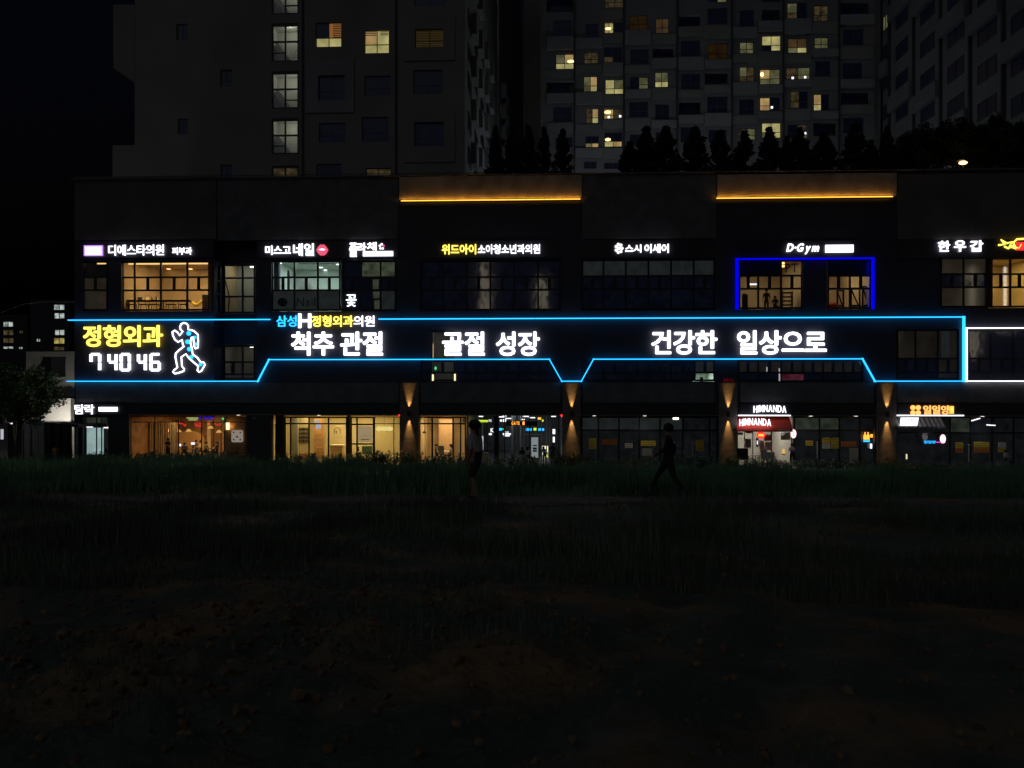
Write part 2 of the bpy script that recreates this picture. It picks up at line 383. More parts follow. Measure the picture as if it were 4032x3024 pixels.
# ------------------------------------------------------------ wall with openings
def wall(name, x0, x1, z0, z1, y0, y1, opens, m, parent):
    mb = MB()
    zs = sorted({z0, z1, *[min(max(o[2], z0), z1) for o in opens], *[min(max(o[3], z0), z1) for o in opens]})
    for a, b_ in zip(zs[:-1], zs[1:]):
        if b_-a < 1e-4: continue
        zc = (a+b_)/2; cut = sorted([(max(o[0], x0), min(o[1], x1)) for o in opens if o[2] < zc < o[3] and o[1] > x0 and o[0] < x1])
        x = x0
        for c0, c1 in cut:
            if c0 > x+1e-4: mb.box(x, c0, y0, y1, a, b_)
            x = max(x, c1)
        if x1 > x+1e-4: mb.box(x, x1, y0, y1, a, b_)
    return obj(name, mb, m, parent)
def window(parent, cols, rows, Y, panes, t=.12, fm='frame', minor=None, depth=.08, name='window'):
    """cols, rows: pixel edges; panes: material name or function(i,j)->name; minor: {row: True} rows split in two"""
    pyc = (rows[0]+rows[-1])/2; pxc = (cols[0]+cols[-1])/2
    X = [at(c, pyc, Y).x for c in cols]; Z = [at(pxc, r, Y).z for r in rows]
    mb = MB()
    for i, x in enumerate(X):
        a = x-(0 if i == 0 else t/2); b_ = x+(t if i == 0 else t/2)
        if i == len(X)-1: a, b_ = x-t, x
        mb.box(a, b_, Y-depth/2, Y+depth/2, Z[-1], Z[0])
    for j, z in enumerate(Z):
        a = z-t/2; b_ = z+t/2
        if j == 0: a, b_ = z-t, z
        if j == len(Z)-1: a, b_ = z, z+t
        for i in range(len(X)-1):
            mb.box(X[i]+(t if i == 0 else t/2), X[i+1]-(t if i == len(X)-2 else t/2), Y-depth/2+.002, Y+depth/2-.002, a, b_)
    mids = {}
    for j in (minor or []):
        for i in range(len(X)-1):
            if X[i+1]-X[i] < .9: continue
            c = (X[i]+X[i+1])/2; w = t*1.6; mids[(i, j)] = c
            mb.box(c-w/2, c+w/2, Y-depth/2+.004, Y+depth/2-.004, Z[j+1]+t/2, Z[j]-t/2)
    fr = obj(name, mb, fm, parent)
    for i in range(len(X)-1):
        for j in range(len(Z)-1):
            m = panes(i, j) if callable(panes) else panes
            if m is None: continue
            spans = [(X[i]+t*.4, X[i+1]-t*.4)]
            if (i, j) in mids: c = mids[(i, j)]; spans = [(X[i]+t*.4, c-t*.7), (c+t*.7, X[i+1]-t*.4)]
            for a, b_ in spans: obj('pane', MB().box(a, b_, Y-.006, Y+.006, Z[j+1]+t*.4, Z[j]-t*.4), m, fr)
    return fr
def room(parent, px0, py0, px1, py1, Y0, depth, wm, fm='floor', cm=None):
    x0, x1, z0, z1 = rect(px0, py0, px1, py1, Y0); y1 = Y0+depth; t = .08
    mb = MB(); mb.box(x0-t, x1+t, y1, y1+t, z0, z1); mb.box(x0-t, x0, Y0, y1, z0, z1); mb.box(x1, x1+t, Y0, y1, z0, z1)
    obj('room_wall', mb, wm, parent); obj('room_floor', MB().box(x0-t, x1+t, Y0, y1+t, z0-t, z0), fm, parent)
    obj('room_ceiling', MB().box(x0-t, x1+t, Y0, y1+t, z1, z1+t), cm or wm, parent)
    return x0, x1, z0, z1
def ceiling_panel(r, Y0, depth, power, col, label, emit=None, sz=.5, fx=.5, fy=.45):
    """a flat lamp under the ceiling of a room, and its light"""
    x0, x1, z0, z1 = r; c = Vector((x0+(x1-x0)*fx, Y0+depth*fy, z1-.06)); w = (x1-x0)*sz; d = depth*sz
    t = thing('ceiling_light', label, 'ceiling light', c, 'lamps under the shop ceilings')
    obj('housing', MB().box(c.x-w/2, c.x+w/2, c.y-.06, c.y+.06, c.z+.01, c.z+.06), 'silver', t)
    light('lamp', 'AREA', c, power, col, t, w, d)
    return t
# ------------------------------------------------------------ lit text
def glyph(ch, bold, shear=0):
    cu = bpy.data.curves.new('glyph', 'FONT'); cu.body = ch; cu.offset = bold; cu.extrude = .5; cu.resolution_u = 3; cu.shear = shear
    o = bpy.data.objects.new('glyph', cu); C.objects.link(o)
    me = bpy.data.meshes.new_from_object(o)
    v = [tuple(p.co) for p in me.vertices]; f = [tuple(p.vertices) for p in me.polygons]
    bpy.data.objects.remove(o); bpy.data.curves.remove(cu); bpy.data.meshes.remove(me)
    return v, f
BOLD = {.05: .024, .055: .022, .045: .023, .04: .017, .03: .013, .035: .02}
ROWN = ('top', 'second', 'third', 'bottom')
ORD = ['first','second','third','fourth','fifth','sixth','seventh','eighth','ninth','tenth','eleventh','twelfth','thirteenth','fourteenth','fifteenth','sixteenth']
def text(parent, s, px0, py0, px1, py1, Y, mats, bold=.03, depth=.07, shear=0, name='letter', rise=None):
    G = []; cur = 0; bold = BOLD.get(bold, bold*.5); st = abs(bold) > .012; stamp = bold if st else 0
    for ch in s:
        if ch == ' ': cur += .38; continue
        v, f = glyph(ch, 0 if st else bold, shear); a = np.array(v)
        if ord(ch) > 0x1100 and ch not in '·': off = cur; cur += .90
        else: off = cur-a[:,0].min(); cur = off+a[:,0].max()+.16
        G.append((a, f, off))
    lo = min((a[:,0]+o_).min() for a, f, o_ in G); hi = max((a[:,0]+o_).max() for a, f, o_ in G)
    zl = min(a[:,1].min() for a, f, o_ in G); zh = max(a[:,1].max() for a, f, o_ in G)
    x0, x1, z0, z1 = rect(px0, py0, px1, py1, Y)
    for k, (a, f, off) in enumerate(G):
        X = x0+(a[:,0]+off-lo)/(hi-lo)*(x1-x0); Z = z0+(a[:,1]-zl)/(zh-zl)*(z1-z0)
        if rise: Z = Z+rise(k, len(G))
        mb = MB(); yy = Y-depth/2-a[:,2]*depth; e = stamp*(z1-z0)/(zh-zl)
        if not stamp: mb.add(np.c_[X, yy, Z].tolist(), f)
        else:        # heavier weight: the same outline stamped in a small circle, each a hair proud of the last
            for q in range(8): mb.add(np.c_[X+e*math.cos(q*.785), yy-q*.0015, Z+e*math.sin(q*.785)].tolist(), f)
        obj(name, mb, mats[k] if isinstance(mats, list) else mats, parent)
def sign(name, label, px, py, Y, cat='sign', group=None): return thing(name, label, cat, at(px, py, Y), group)

# ============================================================ the shopping building
BY = 50.0
bld = thing('shopping_building', 'long dark three storey shopping building with lit signs behind the grass field', 'building', (0, BY, 0))
def zpx(py, Y=BY): return at(2016, py, Y).z
def xpx(px, Y=BY): return at(px, 1400, Y).x
TOP = zpx(691)
def op(px0, py0, px1, py1, Y=BY): return rect(px0, py0, px1, py1, Y)
XL = xpx(293); XR = xpx(4500)
W3c = [(326, 1027, 427, 1225), (478, 1027, 828, 1225), (1068, 1025, 1343, 1226), (1348, 1025, 1562, 1226),
       (1653, 1024, 2209, 1224), (2289, 1020, 2817, 1222), (2906, 1022, 3162, 1218), (3256, 1022, 3432, 1218),
       (3700, 1012, 3888, 1212), (3890, 1012, 4130, 1212)]
W2c = [(1655, 1418, 2207, 1502), (1696, 1300, 1788, 1418), (2289, 1416, 2817, 1502), (2904, 1416, 3400, 1502),
       (3528, 1296, 3776, 1496), (3806, 1296, 4130, 1496)]
G1c = [(300, 1637, 426, 1800), (508, 1637, 970, 1850), (1070, 1637, 1577, 1850), (1652, 1637, 2214, 1850), (2286, 1637, 2826, 1850),
       (2902, 1637, 3446, 1850), (3526, 1637, 4130, 1850)]
opens = [op(*w) for w in W3c+W2c]
Gz = zpx(1636)
opensG = [(*op(*w)[:2], -1, Gz) for w in G1c]
xr0, xr1 = xpx(843), xpx(1012)      # recessed stair bay
opens.append((xr0, xr1, Gz, TOP-2.6))
wall('wall', XL, XR, -.05, TOP, BY, BY+.35, opens+opensG, 'clad', bld)
# upper stone fields, set forward a little
def field(px0, py0, px1, py1, m, d=.06):
    x0, x1, z0, z1 = op(px0, py0, px1, py1); obj('stone_panel', MB().box(x0, x1, BY-d, BY-.003, z0, z1), m, bld)
# panels with joints, each cut from the stone
def panels(px0, py0, px1, py1, nx_, nz_, m, d=.06):
    x0, x1, z0, z1 = op(px0, py0, px1, py1)
    for i in range(nx_):
        for j in range(nz_):
            a = x0+(x1-x0)*i/nx_; c = z0+(z1-z0)*j/nz_
            obj('stone_panel', MB().box(a+.003, a+(x1-x0)/nx_-.003, BY-d-random.random()*.002, BY-.003, c+.003, c+(z1-z0)/nz_-.003), m, bld)
panels(296, 694, 853, 945, 9, 3, 'clad_brown'); panels(858, 694, 1568, 945, 11, 3, 'stone')
panels(2292, 686, 2818, 940, 8, 3, 'stone'); panels(3532, 682, 4400, 940, 14, 3, 'clad_brown')
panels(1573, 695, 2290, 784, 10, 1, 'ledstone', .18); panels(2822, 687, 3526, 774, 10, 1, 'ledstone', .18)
for a, b_ in ((300, 1570), (1655, 2205), (2296, 2812), (2914, 3440), (3532, 4400)):
    panels(a, 1507, b_, 1586, max(3, int((b_-a)/90)), 1, 'stone', .05)
for a, b_ in ((300, 840), (1016, 1570), (1655, 2205), (2296, 2812), (2910, 3440), (3532, 4400)):     # sign fascia bands
    x0, x1, z0, z1 = op(a, 949, b_, 1016); obj('sign_band', MB().box(x0, x1, BY-.08, BY-.003, z0, z1), 'fascia', bld)
for a, b_ in ((296, 500), (560, 1570), (1655, 2205), (2296, 2812), (2910, 3440), (3532, 4400)):
    x0, x1, z0, z1 = op(a, 1590, b_, 1632); obj('sign_band', MB().box(x0, x1, BY-.10, BY-.003, z0, z1), 'fascia', bld)
obj('coping', MB().box(XL-.1, XR, BY-.25, BY+.6, TOP, TOP+.06), 'stone', bld)
obj('roof', MB().box(XL, XR, BY+.35, 104, TOP-1.2, TOP-1.0), 'concrete', bld)
obj('end_wall', MB().box(XL, XL+.35, BY+.35, 75, -.05, TOP), 'clad', bld)
mb = MB()                                        # roof railing seen above the coping
mb.box(XL, xpx(1920), BY+1.0, BY+1.04, TOP+.46, TOP+.5)
for i in range(60): x = XL+(xpx(1920)-XL)*i/59; mb.box(x-.015, x+.015, BY+1.0, BY+1.04, TOP-1, TOP+.46)
obj('railing', mb, 'frame', bld)
# soffit over the recessed shop fronts
SH = BY+.9
obj('soffit', MB().box(xpx(508), XR, BY+.35, SH+.1, Gz, Gz+.1), 'fascia', bld)
mb = MB(); mb.box(xpx(510), XR, BY-.12, BY-.101, Gz-.0, Gz+.05); obj('metal_trim', mb, 'silver', bld)
# recessed stair bay
RY = 51.3
mb = MB()
ro = [rect(878, 1039, 1007, 1235, RY), rect(878, 1357, 1007, 1496, RY)]
wall('bay_wall', xr0-.0, xr1+1, Gz, TOP-2.6, RY, RY+.3, ro, 'clad', bld)
sl = [(50.1, 50.95, zpx(1090), zpx(1033)), (50.1, 50.95, zpx(1143), zpx(1095)), (50.1, 50.95, zpx(1224), zpx(1148))]
mb = MB(); zs_ = [Gz, zpx(1224), zpx(1148), zpx(1143), zpx(1095), zpx(1090), zpx(1033), TOP-2.6]
for k in range(0, 8, 2): mb.box(xr0-.2, xr0, 50.352, RY, zs_[k], zs_[k+1])
for k in (1, 3, 5): mb.box(xr0-.2, xr0, 50.352, 50.45, zs_[k], zs_[k+1]); mb.box(xr0-.2, xr0, 50.95, RY, zs_[k], zs_[k+1])
obj('return_wall', mb, 'clad', bld)
fr = obj('side_window', MB().box(xr0-.1, xr0-.06, 50.45, 50.49, zs_[1], zs_[6]), 'frame', bld)
for k in (1, 3, 5): obj('pane', MB().box(xr0-.1, xr0-.09, 50.45, 50.95, zs_[k], zs_[k+1]), 'glass', fr)
# --- third floor windows
window(bld, [327, 426], [1028, 1092, 1143, 1224], BY+.2, lambda i, j: 'glass' if j == 0 else 'dim_warm', minor=[1])
window(bld, [480, 531, 634, 738, 827], [1028, 1092, 1143, 1224], BY+.2, 'glass', minor=[1])
window(bld, [880, 956, 1006], [1041, 1095, 1168, 1234], RY+.12, 'glass')
window(bld, [1069, 1160, 1252, 1342], [1026, 1092, 1143, 1225], BY+.2, lambda i, j: 'dim_grey' if j == 2 else 'glass', minor=[1])
window(bld, [1349, 1423, 1499, 1561], [1026, 1092, 1143, 1225], BY+.2, lambda i, j: 'dim_green' if (i, j) in ((2, 0), (1, 0)) else ('dim_grey' if j == 2 and i == 2 else 'dark'), minor=[1])
window(bld, [1654, 1745, 1838, 1931, 2024, 2119, 2208], [1025, 1091, 1142, 1223], BY+.2, 'dark', minor=[1])
window(bld, [2290, 2376, 2464, 2553, 2642, 2731, 2816], [1021, 1087, 1138, 1221], BY+.2, lambda i, j: 'dim_grey' if j == 0 else 'dark', minor=[1])
window(bld, [2907, 2985, 3075, 3161], [1023, 1086, 1137, 1217], BY+.2, 'glass', minor=[1])
window(bld, [3257, 3346, 3431], [1023, 1086, 1137, 1217], BY+.2, lambda i, j: 'glass', minor=[1])
window(bld, [3701, 3793, 3887], [1013, 1079, 1131, 1211], BY+.2, lambda i, j: 'dim_warm' if j != 1 else 'dark', minor=[1])
window(bld, [3891, 3904, 3977, 4050, 4129], [1013, 1079, 1131, 1211], BY+.2, 'glass', minor=[1])
# --- second floor windows
window(bld, [1656, 1697, 1790, 1875, 1958, 2041, 2124, 2206], [1419, 1467, 1501], BY+.2, lambda i, j: 'glass' if i == 1 else 'dark', minor=[0])
window(bld, [1697, 1787], [1301, 1417], BY+.2, 'glass')
window(bld, [2290, 2376, 2464, 2553, 2642, 2735, 2816], [1417, 1467, 1501], BY+.2, lambda i, j: 'glass' if (i == 5 and j == 1) else ('dim_grey' if i == 5 else 'dark'), minor=[0])
window(bld, [2905, 2985, 3075, 3161, 3240, 3320, 3399], [1417, 1467, 1501], BY+.2, lambda i, j: 'dim_low' if j == 0 else 'dark', minor=[0])
window(bld, [3529, 3604, 3692, 3775], [1297, 1412, 1467, 1495], BY+.2, lambda i, j: 'dim_low' if j == 0 or i == 2 else 'dark', minor=[1])
window(bld, [3807, 3900, 3990, 4128], [1297, 1412, 1467, 1495], BY+.2, 'dark', minor=[1])
window(bld, [880, 956, 1006], [1359, 1426, 1474, 1495], RY+.12, 'glass', minor=[1])
# --- rooms on the upper floors
r = room(bld, 322, 1015, 432, 1235, BY+.36, 3, 'tan')
ceiling_panel(r, BY+.36, 3, .5, (1, .8, .5), 'faint ceiling lamp in the narrow dark window at the far left', sz=.3)
r2 = room(bld, 470, 1012, 838, 1240, BY+.36, 5.5, 'tan')
ceiling_panel(r2, BY+.36, 5.5, 220, (1, .66, .28), 'ceiling lamp of the amber lit lounge with bar stools')
r3 = room(bld, 862, 1015, 1020, 1245, RY+.31, 2.6, 'greyplaster')
ceiling_panel(r3, RY+.31, 2.6, 24, (.95, .95, .7), 'upper stairwell lamp behind the grid window')
r4 = room(bld, 1060, 1014, 1347, 1240, BY+.36, 5.5, 'salon')
ceiling_panel(r4, BY+.36, 5.5, 165, (.82, 1, .92), 'ceiling lamp of the pale green lit nail salon')
r8 = room(bld, 2900, 1012, 3180, 1232, BY+.36, 6, 'tan')
ceiling_panel(r8, BY+.36, 6, 60, (1, .82, .5), 'ceiling lamp of the gym room behind the blue frame')
r8b = room(bld, 3240, 1012, 3440, 1232, BY+.36, 6, 'tan')
ceiling_panel(r8b, BY+.36, 6, 60, (1, .82, .5), 'ceiling lamp of the gym room with the racks')
r9 = room(bld, 3889, 1000, 4140, 1226, BY+.36, 5, 'tan')
ceiling_panel(r9, BY+.36, 5, 130, (1, .72, .22), 'ceiling lamp of the amber room at the right edge')
rs = room(bld, 862, 1345, 1020, 1504, RY+.31, 2.6, 'greyplaster')
ceiling_panel(rs, RY+.31, 2.6, 5, (.95, .85, .6), 'lower stairwell lamp under the blue line')
rp_ = room(bld, 1690, 1290, 1800, 1504, BY+.36, 3, 'greyplaster')
ceiling_panel(rp_, BY+.36, 3, 4, (1, .85, .6), 'lamp in the tall lift lobby window')
rq = room(bld, 2728, 1462, 2820, 1506, BY+.36, 3, 'salon')
ceiling_panel(rq, BY+.36, 3, 26, (.85, 1, .9), 'lamp behind the small bright white window')
# partition that closes the top-right of gym windows (dark banner film)
for (a, b_) in ((2908, 3076), (3258, 3430)):
    obj('banner_film', MB().pbox(a, 1026, b_, 1084, BY+.26, BY+.27), 'fascia', bld)
# --- shop fronts on the ground floor
def lz(py, Y=SH): return at(2016, py, Y).z
window(bld, [512, 609, 703, 794, 884, 968], [1639, 1662, 1842], SH, 'glass', t=.05, name='shop_front')
window(bld, [1071, 1086], [1671, 1842], SH, 'glass', t=.03, name='shop_front')
window(bld, [1120, 1145, 1217, 1294, 1368], [1640, 1668, 1842], SH, lambda i, j: 'glass', t=.10, name='shop_front')
window(bld, [1380, 1406, 1474], [1640, 1671, 1748, 1842], SH, 'glass', t=.10, name='shop_front')
window(bld, [1474, 1551, 1577], [1640, 1668, 1842], SH, 'glass', t=.05, name='shop_front')
window(bld, [1650, 1702, 1784, 1814, 1836], [1640, 1668, 1842], SH, 'glass', t=.10, name='shop_front')
window(bld, [2288, 2356, 2437, 2517, 2599, 2688, 2794, 2826], [1640, 1694, 1842], SH, lambda i, j: 'dim_grey' if (j == 0 and i < 5) else 'darkshop', t=.10, name='shop_front')
window(bld, [2902, 2932, 2964, 3038, 3118], [1696, 1842], SH, 'glass', t=.05, name='shop_front')
window(bld, [3124, 3226, 3304, 3385, 3446], [1640, 1694, 1842], SH, lambda i, j: 'dim_faint' if (j == 0 and i < 2) else 'darkshop', t=.10, name='shop_front')
window(bld, [3526, 3740, 3820, 3905, 3990, 4129], [1640, 1704, 1842], SH, lambda i, j: 'dim_faint' if (j == 0 and i == 1) else 'darkshop', t=.10, name='shop_front')
for a, b_ in ((1087, 1119), (1369, 1379)):
    obj('pier', MB().box(xpx(a, SH), xpx(b_, SH), SH-.1, SH+.2, -.05, Gz), 'dwood', bld)
def groom(px0, px1, depth, wm, Y=SH+.06):
    x0, x1, z0, z1 = rect(px0, 1637, px1, 1800, Y); z0 = 0.0; y1 = Y+depth; t = .08
    mb = MB(); mb.box(x0-t, x1+t, y1, y1+t, z0, z1); mb.box(x0-t, x0, Y, y1, z0, z1); mb.box(x1, x1+t, Y, y1, z0, z1)
    obj('room_wall', mb, wm, bld); obj('room_floor', MB().box(x0-t, x1+t, Y, y1+t, -.02, z0+.01), 'floor' if wm != 'passage' else 'fascia', bld)
    obj('room_ceiling', MB().box(x0-t, x1+t, Y, y1+t, z1, z1+t), wm if wm != 'wood' else 'dwood', bld)
    return x0, x1, z0, z1
gr1 = groom(508, 972, 7, 'wood'); ceiling_panel(gr1, SH, 7, 250, (1, .62, .25), 'ceiling lamp of the brown restaurant')
gr2 = groom(1068, 1578, 4.6, 'cream'); ceiling_panel(gr2, SH, 4.6, 350, (1, .70, .24), 'ceiling lamp of the cream coloured optician shop', sz=.7)
gr3 = groom(1648, 1838, 4.6, 'tan'); ceiling_panel(gr3, SH, 4.6, 150, (1, .68, .30), 'ceiling lamp of the cafe beside the gate')
gr4 = groom(1842, 2216, 11, 'passage'); ceiling_panel(gr4, SH, 11, 60, (.85, .95, 1), 'cool ceiling lamp of the gate passage')
gr6 = groom(2898, 3120, 4.5, 'whitewall'); ceiling_panel(gr6, SH, 4.5, 90, (1, .9, .72), 'ceiling lamp of the takeaway under the red awning')

# columns with up and down lights
def column(px0, px1, pos):
    x0, x1 = xpx(px0), xpx(px1); zt = zpx(1507); k = 0
    t = thing('stone_column', f'brown stone column {pos} carrying an up and down wall lamp', 'column', ((x0+x1)/2, BY-.1, 0), 'brown stone columns between the shops')
    zz = [0, .85, 1.7, 2.55, 3.4, 4.25, zt]
    for a, b_ in zip(zz[:-1], zz[1:]): obj('stone_block', MB().box(x0, x1, BY-.22, BY-.104, a+.005, b_-.004), 'colstone', t)
    c = Vector(((x0+x1)/2, BY-.36, zpx(1628)))
    l = thing('wall_lamp', f'black conical up and down wall lamp on the column {pos}', 'wall lamp', c, 'up and down lamps on the columns')
    obj('bracket', MB().box(c.x-.05, c.x+.05, BY-.252, BY-.221, c.z-.06, c.z+.06), 'black', l)
    mb = MB(); n_ = 20; P = []; Fs = []
    for zz_, rr in ((-.17, .11), (.17, .11), (.17, .103), (-.17, .103)):
        for j in range(n_): P.append(c+Vector((rr*math.cos(2*math.pi*j/n_), rr*math.sin(2*math.pi*j/n_), zz_)))
    for q in range(4):
        for j in range(n_): Fs.append((q*n_+j, q*n_+(j+1) % n_, ((q+1) % 4)*n_+(j+1) % n_, ((q+1) % 4)*n_+j))
    mb.add(P, Fs); mb.lathe(c+Vector((0, 0, -.03)), [(.102, 0), (.102, .06)], 16); obj('shade', mb, 'black', l)
    for s_ in (1, -1):
        obj('bulb', MB().lathe(c+Vector((0, 0, s_*.05-.01)), [(.04, 0), (.04, .02)], 12), 'warmglow', l)
        light('beam', 'SPOT', c+Vector((0, 0, s_*.09)), 330, (1, .54, .16), l, rot=(R(180-7) if s_ > 0 else R(7), 0, 0), spot=32, blend=1, rad=.02)
column(1577, 1650, 'left of the gate'); column(2216, 2285, 'right of the gate')
column(2828, 2900, 'left of the red awning'); column(3448, 3524, 'left of the tiled awning')

# ============================================================ neon and lit signs
NY = 49.86
def neon_path(name, label, paths, m, cat, w=.16, th=.06):
    t = thing(name, label, cat, at(paths[0][0][0], paths[0][0][1], NY))
    for pth in paths:
        pts = [at(px, py, NY) for px, py in pth]
        for a, b_ in zip(pts[:-1], pts[1:]):
            L = (b_-a).length; n_ = max(1, round(L/3.45))
            for i in range(n_):
                p = a.lerp(b_, i/n_); q = a.lerp(b_, (i+1)/n_); d = (q-p).normalized()
                s0 = -w/2 if i == 0 and p is not pts[0] else .006; 
                obj('light_tube', MB().bar(p+d*(.008 if i else -w*.35), q-d*(.008 if i < n_-1 else -w*.35), w, th), m, t)
    return t
def Hline(py, ref, Y=NY): return at(ref, py, Y).z
def px_of(X, Z, Y=NY):
    v = Vector((X, Y, Z))-O; d = v.dot(FW); return 2016+F*v.dot(RT)/d, 1512-F*v.z/d
zT = Hline(1254.5, 2000); zB = Hline(1501, 2250); zM = Hline(1414.5, 2250)
def hp(px, Z): # pixel point at height Z
    X = at(px, 1400, NY).x; return px_of(X, Z)
neon_path('neon_light', 'cyan neon outline running round the orthopaedic clinic signs', [
  [hp(272, zT), hp(1060, zT)], [hp(1494, zT), hp(3795, zT), hp(3795, zB), hp(3445, zB), hp(3396, zM), hp(2337, zM), hp(2289, zB), hp(2212, zB), hp(2163, zM), hp(1059, zM), hp(1015, zB), hp(268, zB)]],
  'cyan', 'neon light', w=.165)
neon_path('neon_light', 'white neon outline at the right edge beside the cyan one', [[hp(4300, Hline(1292, 3900)), hp(3805, Hline(1292, 3900)), hp(3805, zB), hp(4300, zB)]], 'white', 'neon light', w=.13)
neon_path('blue_neon_light', 'deep blue neon frame around the gym windows', [[hp(2902, Hline(1214, 3100)), hp(2902, Hline(1019, 3100)), hp(3437, Hline(1019, 3100)), hp(3437, Hline(1214, 3100))]], 'blue', 'neon light', w=.165)
LY = 49.87
def tsign(label, parts, name='lit_sign', cat='sign', group=None):
    p0 = parts[0]; t = sign(name, label, p0[1], p0[4], LY, cat, group)
    for p in parts: text(t, *p[:5], LY if len(p) < 8 else p[7], p[5], p[6])
    return t
def letters(s, ms): return [ms]*len(s)
t = tsign('yellow lit Korean letters reading orthopaedics at the far left inside the cyan outline', [('정형외과', 331, 1282, 640, 1364, 'yellow', .045)])
# seven segment clock
t = sign('digital_clock', 'white lit seven segment clock showing 7 40 46 below the yellow letters', 490, 1462, LY, 'clock')
SEG = {'7': 'fabc', '4': 'fgbc', '0': 'abcdef', '6': 'acdefg'}
def digit(x0, x1, y0, y1, d):
    w = 10; ym = (y0+y1)/2
    q = dict(a=(x0+6, y0, x1-6, y0+w), d=(x0+6, y1-w, x1-6, y1), g=(x0+6, ym-w/2, x1-6, ym+w/2), f=(x0, y0+5, x0+w, ym-2), e=(x0, ym+2, x0+w, y1-5),
             b=(x1-w, y0+5, x1, ym-2), c=(x1-w, ym+2, x1, y1-5))
    for s_ in SEG[d]: obj('segment', MB().pbox(*q[s_], LY-.08, LY), 'white', t)
for x0, x1, d in ((352, 396, '7'), (423, 461, '4'), (471, 513, '0'), (539, 576, '4'), (588, 631, '6')): digit(x0, x1, 1390, 1462, d)
# running figure
t = sign('runner_sign', 'white neon outline of a running person with cyan joints', 740, 1473, LY)
cp = [(1185,935),(1160,897),(1128,876),(1102,893),(1108,932),(1130,980),(1168,1010),(1214,983),(1222,1040),(1236,1058),(1180,1102),(1140,1140),(1137,1185),(1160,1300),(1126,1328),(1108,1352),(1130,1372),(1175,1362),(1232,1342),(1238,1318),(1212,1288),(1205,1180),(1258,1146),(1290,1192),(1400,1288),(1388,1335),(1408,1354),(1436,1340),(1476,1268),(1462,1243),(1425,1238),(1390,1190),(1336,1150),(1325,1080),(1308,1010),(1322,955),(1340,950),(1354,1060),(1368,1086),(1393,1076),(1398,1000),(1394,922),(1345,880),(1282,864),(1284,822),(1262,797),(1232,790),(1204,802),(1190,835),(1196,866),(1222,886)]
pts = [at(300+x/2.911, 1000+y/2.911, LY) for x, y in cp]
obj('outline_tube', MB().tube(pts, .052, 8, True), 'white', t)
for x, y, r_ in ((1290, 910, 9), (1278, 1006, 9), (1297, 1090, 9), (1318, 1182, 8), (1358, 955, 6), (1368, 1030, 6), (1425, 1266, 7)):
    c = at(300+x/2.911, 1000+y/2.911, LY); obj('joint_disc', MB().disc(c, r_/pxm(LY), LY-.03, LY+.03), 'cyan', t)
s0 = '삼성'
t = sign('lit_sign', 'small mixed colour clinic name in cyan, white and yellow above the upper cyan line', 1280, 1286, LY)
text(t, '삼성', 1090, 1243, 1168, 1286, LY, 'cyan', .03); text(t, 'H', 1177, 1236, 1224, 1290, LY, 'white', .05)
text(t, '정형외과', 1229, 1243, 1391, 1286, LY, 'yellow', .035); text(t, '의원', 1393, 1243, 1475, 1286, LY, 'white', .02)
for s_, a, b_, y0, y1, lab in (('척추', 1150, 1313, 1308, 1398, 'big white lit Korean word for spine'), ('관절', 1343, 1506, 1308, 1398, 'big white lit Korean word for joints'),
    ('골절', 1744, 1907, 1308, 1398, 'big white lit Korean word for fracture'), ('성장', 1955, 2123, 1308, 1399, 'big white lit Korean word for growth'),
    ('건강한', 2567, 2821, 1303, 1394, 'big white lit Korean word for healthy'), ('일상으로', 2904, 3251, 1303, 1394, 'big white lit Korean words for daily life')):
    t = sign('lit_sign', lab+' between the cyan lines', (a+b_)/2, y1, LY, 'sign', 'big white words between the cyan lines'); text(t, s_, a, y0, b_, y1, LY, 'white', .05, .1)
# third floor signs
t = sign('lit_sign', 'white skin clinic sign with lit box logo at the top left of the building', 540, 1007, LY)
obj('logo_box', MB().pbox(335, 971, 397, 1003, LY-.1, LY), 'whitesoft', t)
mb = MB()
for q in ((330, 966, 402, 969), (330, 1003.5, 402, 1006.5), (330, 969, 333, 1003.5), (399, 969, 402, 1003.5)): mb.pbox(*q, LY-.12, LY)
obj('logo_rim', mb, emat('violet_rim', (.6, .3, 1), 1.2), t)
text(t, '디에스타의원', 428, 964, 646, 1006, LY, 'white', .005); text(t, '피부과', 679, 974, 756, 1003, LY, 'white', .005)
t = sign('lit_sign', 'white nail salon sign with pink lips beside it', 1150, 1007, LY)
text(t, '미스고', 1046, 968, 1145, 1003, LY, 'white', .04); text(t, '네일', 1156, 960, 1236, 1007, LY, 'white', .04)
def lips(t, x0, y0, x1, y1, Y, m, m2):
    prof = [(0,.5),(.18,.2),(.38,0),(.5,.09),(.62,0),(.82,.2),(1,.5),(.85,.82),(.65,1),(.35,1),(.15,.82)]
    P = [at(x0+(x1-x0)*a, y0+(y1-y0)*b_, Y) for a, b_ in prof]; obj('lips_shape', MB().prism([(p.x, p.z) for p in P][::-1], Y-.06, Y), m, t)
    if m2:
        P = [at(x0+(x1-x0)*a, y0+(y1-y0)*b_, Y) for a, b_ in ((.2,.47),(.5,.38),(.8,.47),(.65,.56),(.35,.56))]; obj('lips_gap', MB().prism([(p.x, p.z) for p in P][::-1], Y-.08, Y-.062), m2, t)
lips(t, 1246, 962, 1293, 1006, LY, 'pink', 'whitesoft')
t = sign('lit_sign', 'white flower shop sign with a lit bar under its letters', 1450, 1010, LY)
text(t, '플', 1377, 958, 1406, 1010, LY, 'white', .05); text(t, '라', 1409, 957, 1442, 993, LY, 'white', .05); text(t, '채', 1447, 955, 1482, 986, LY, 'white', .05)
obj('lit_bar', MB().pbox(1429, 989, 1547, 1008, LY-.06, LY), 'white', t)
c = at(1503, 971, LY)
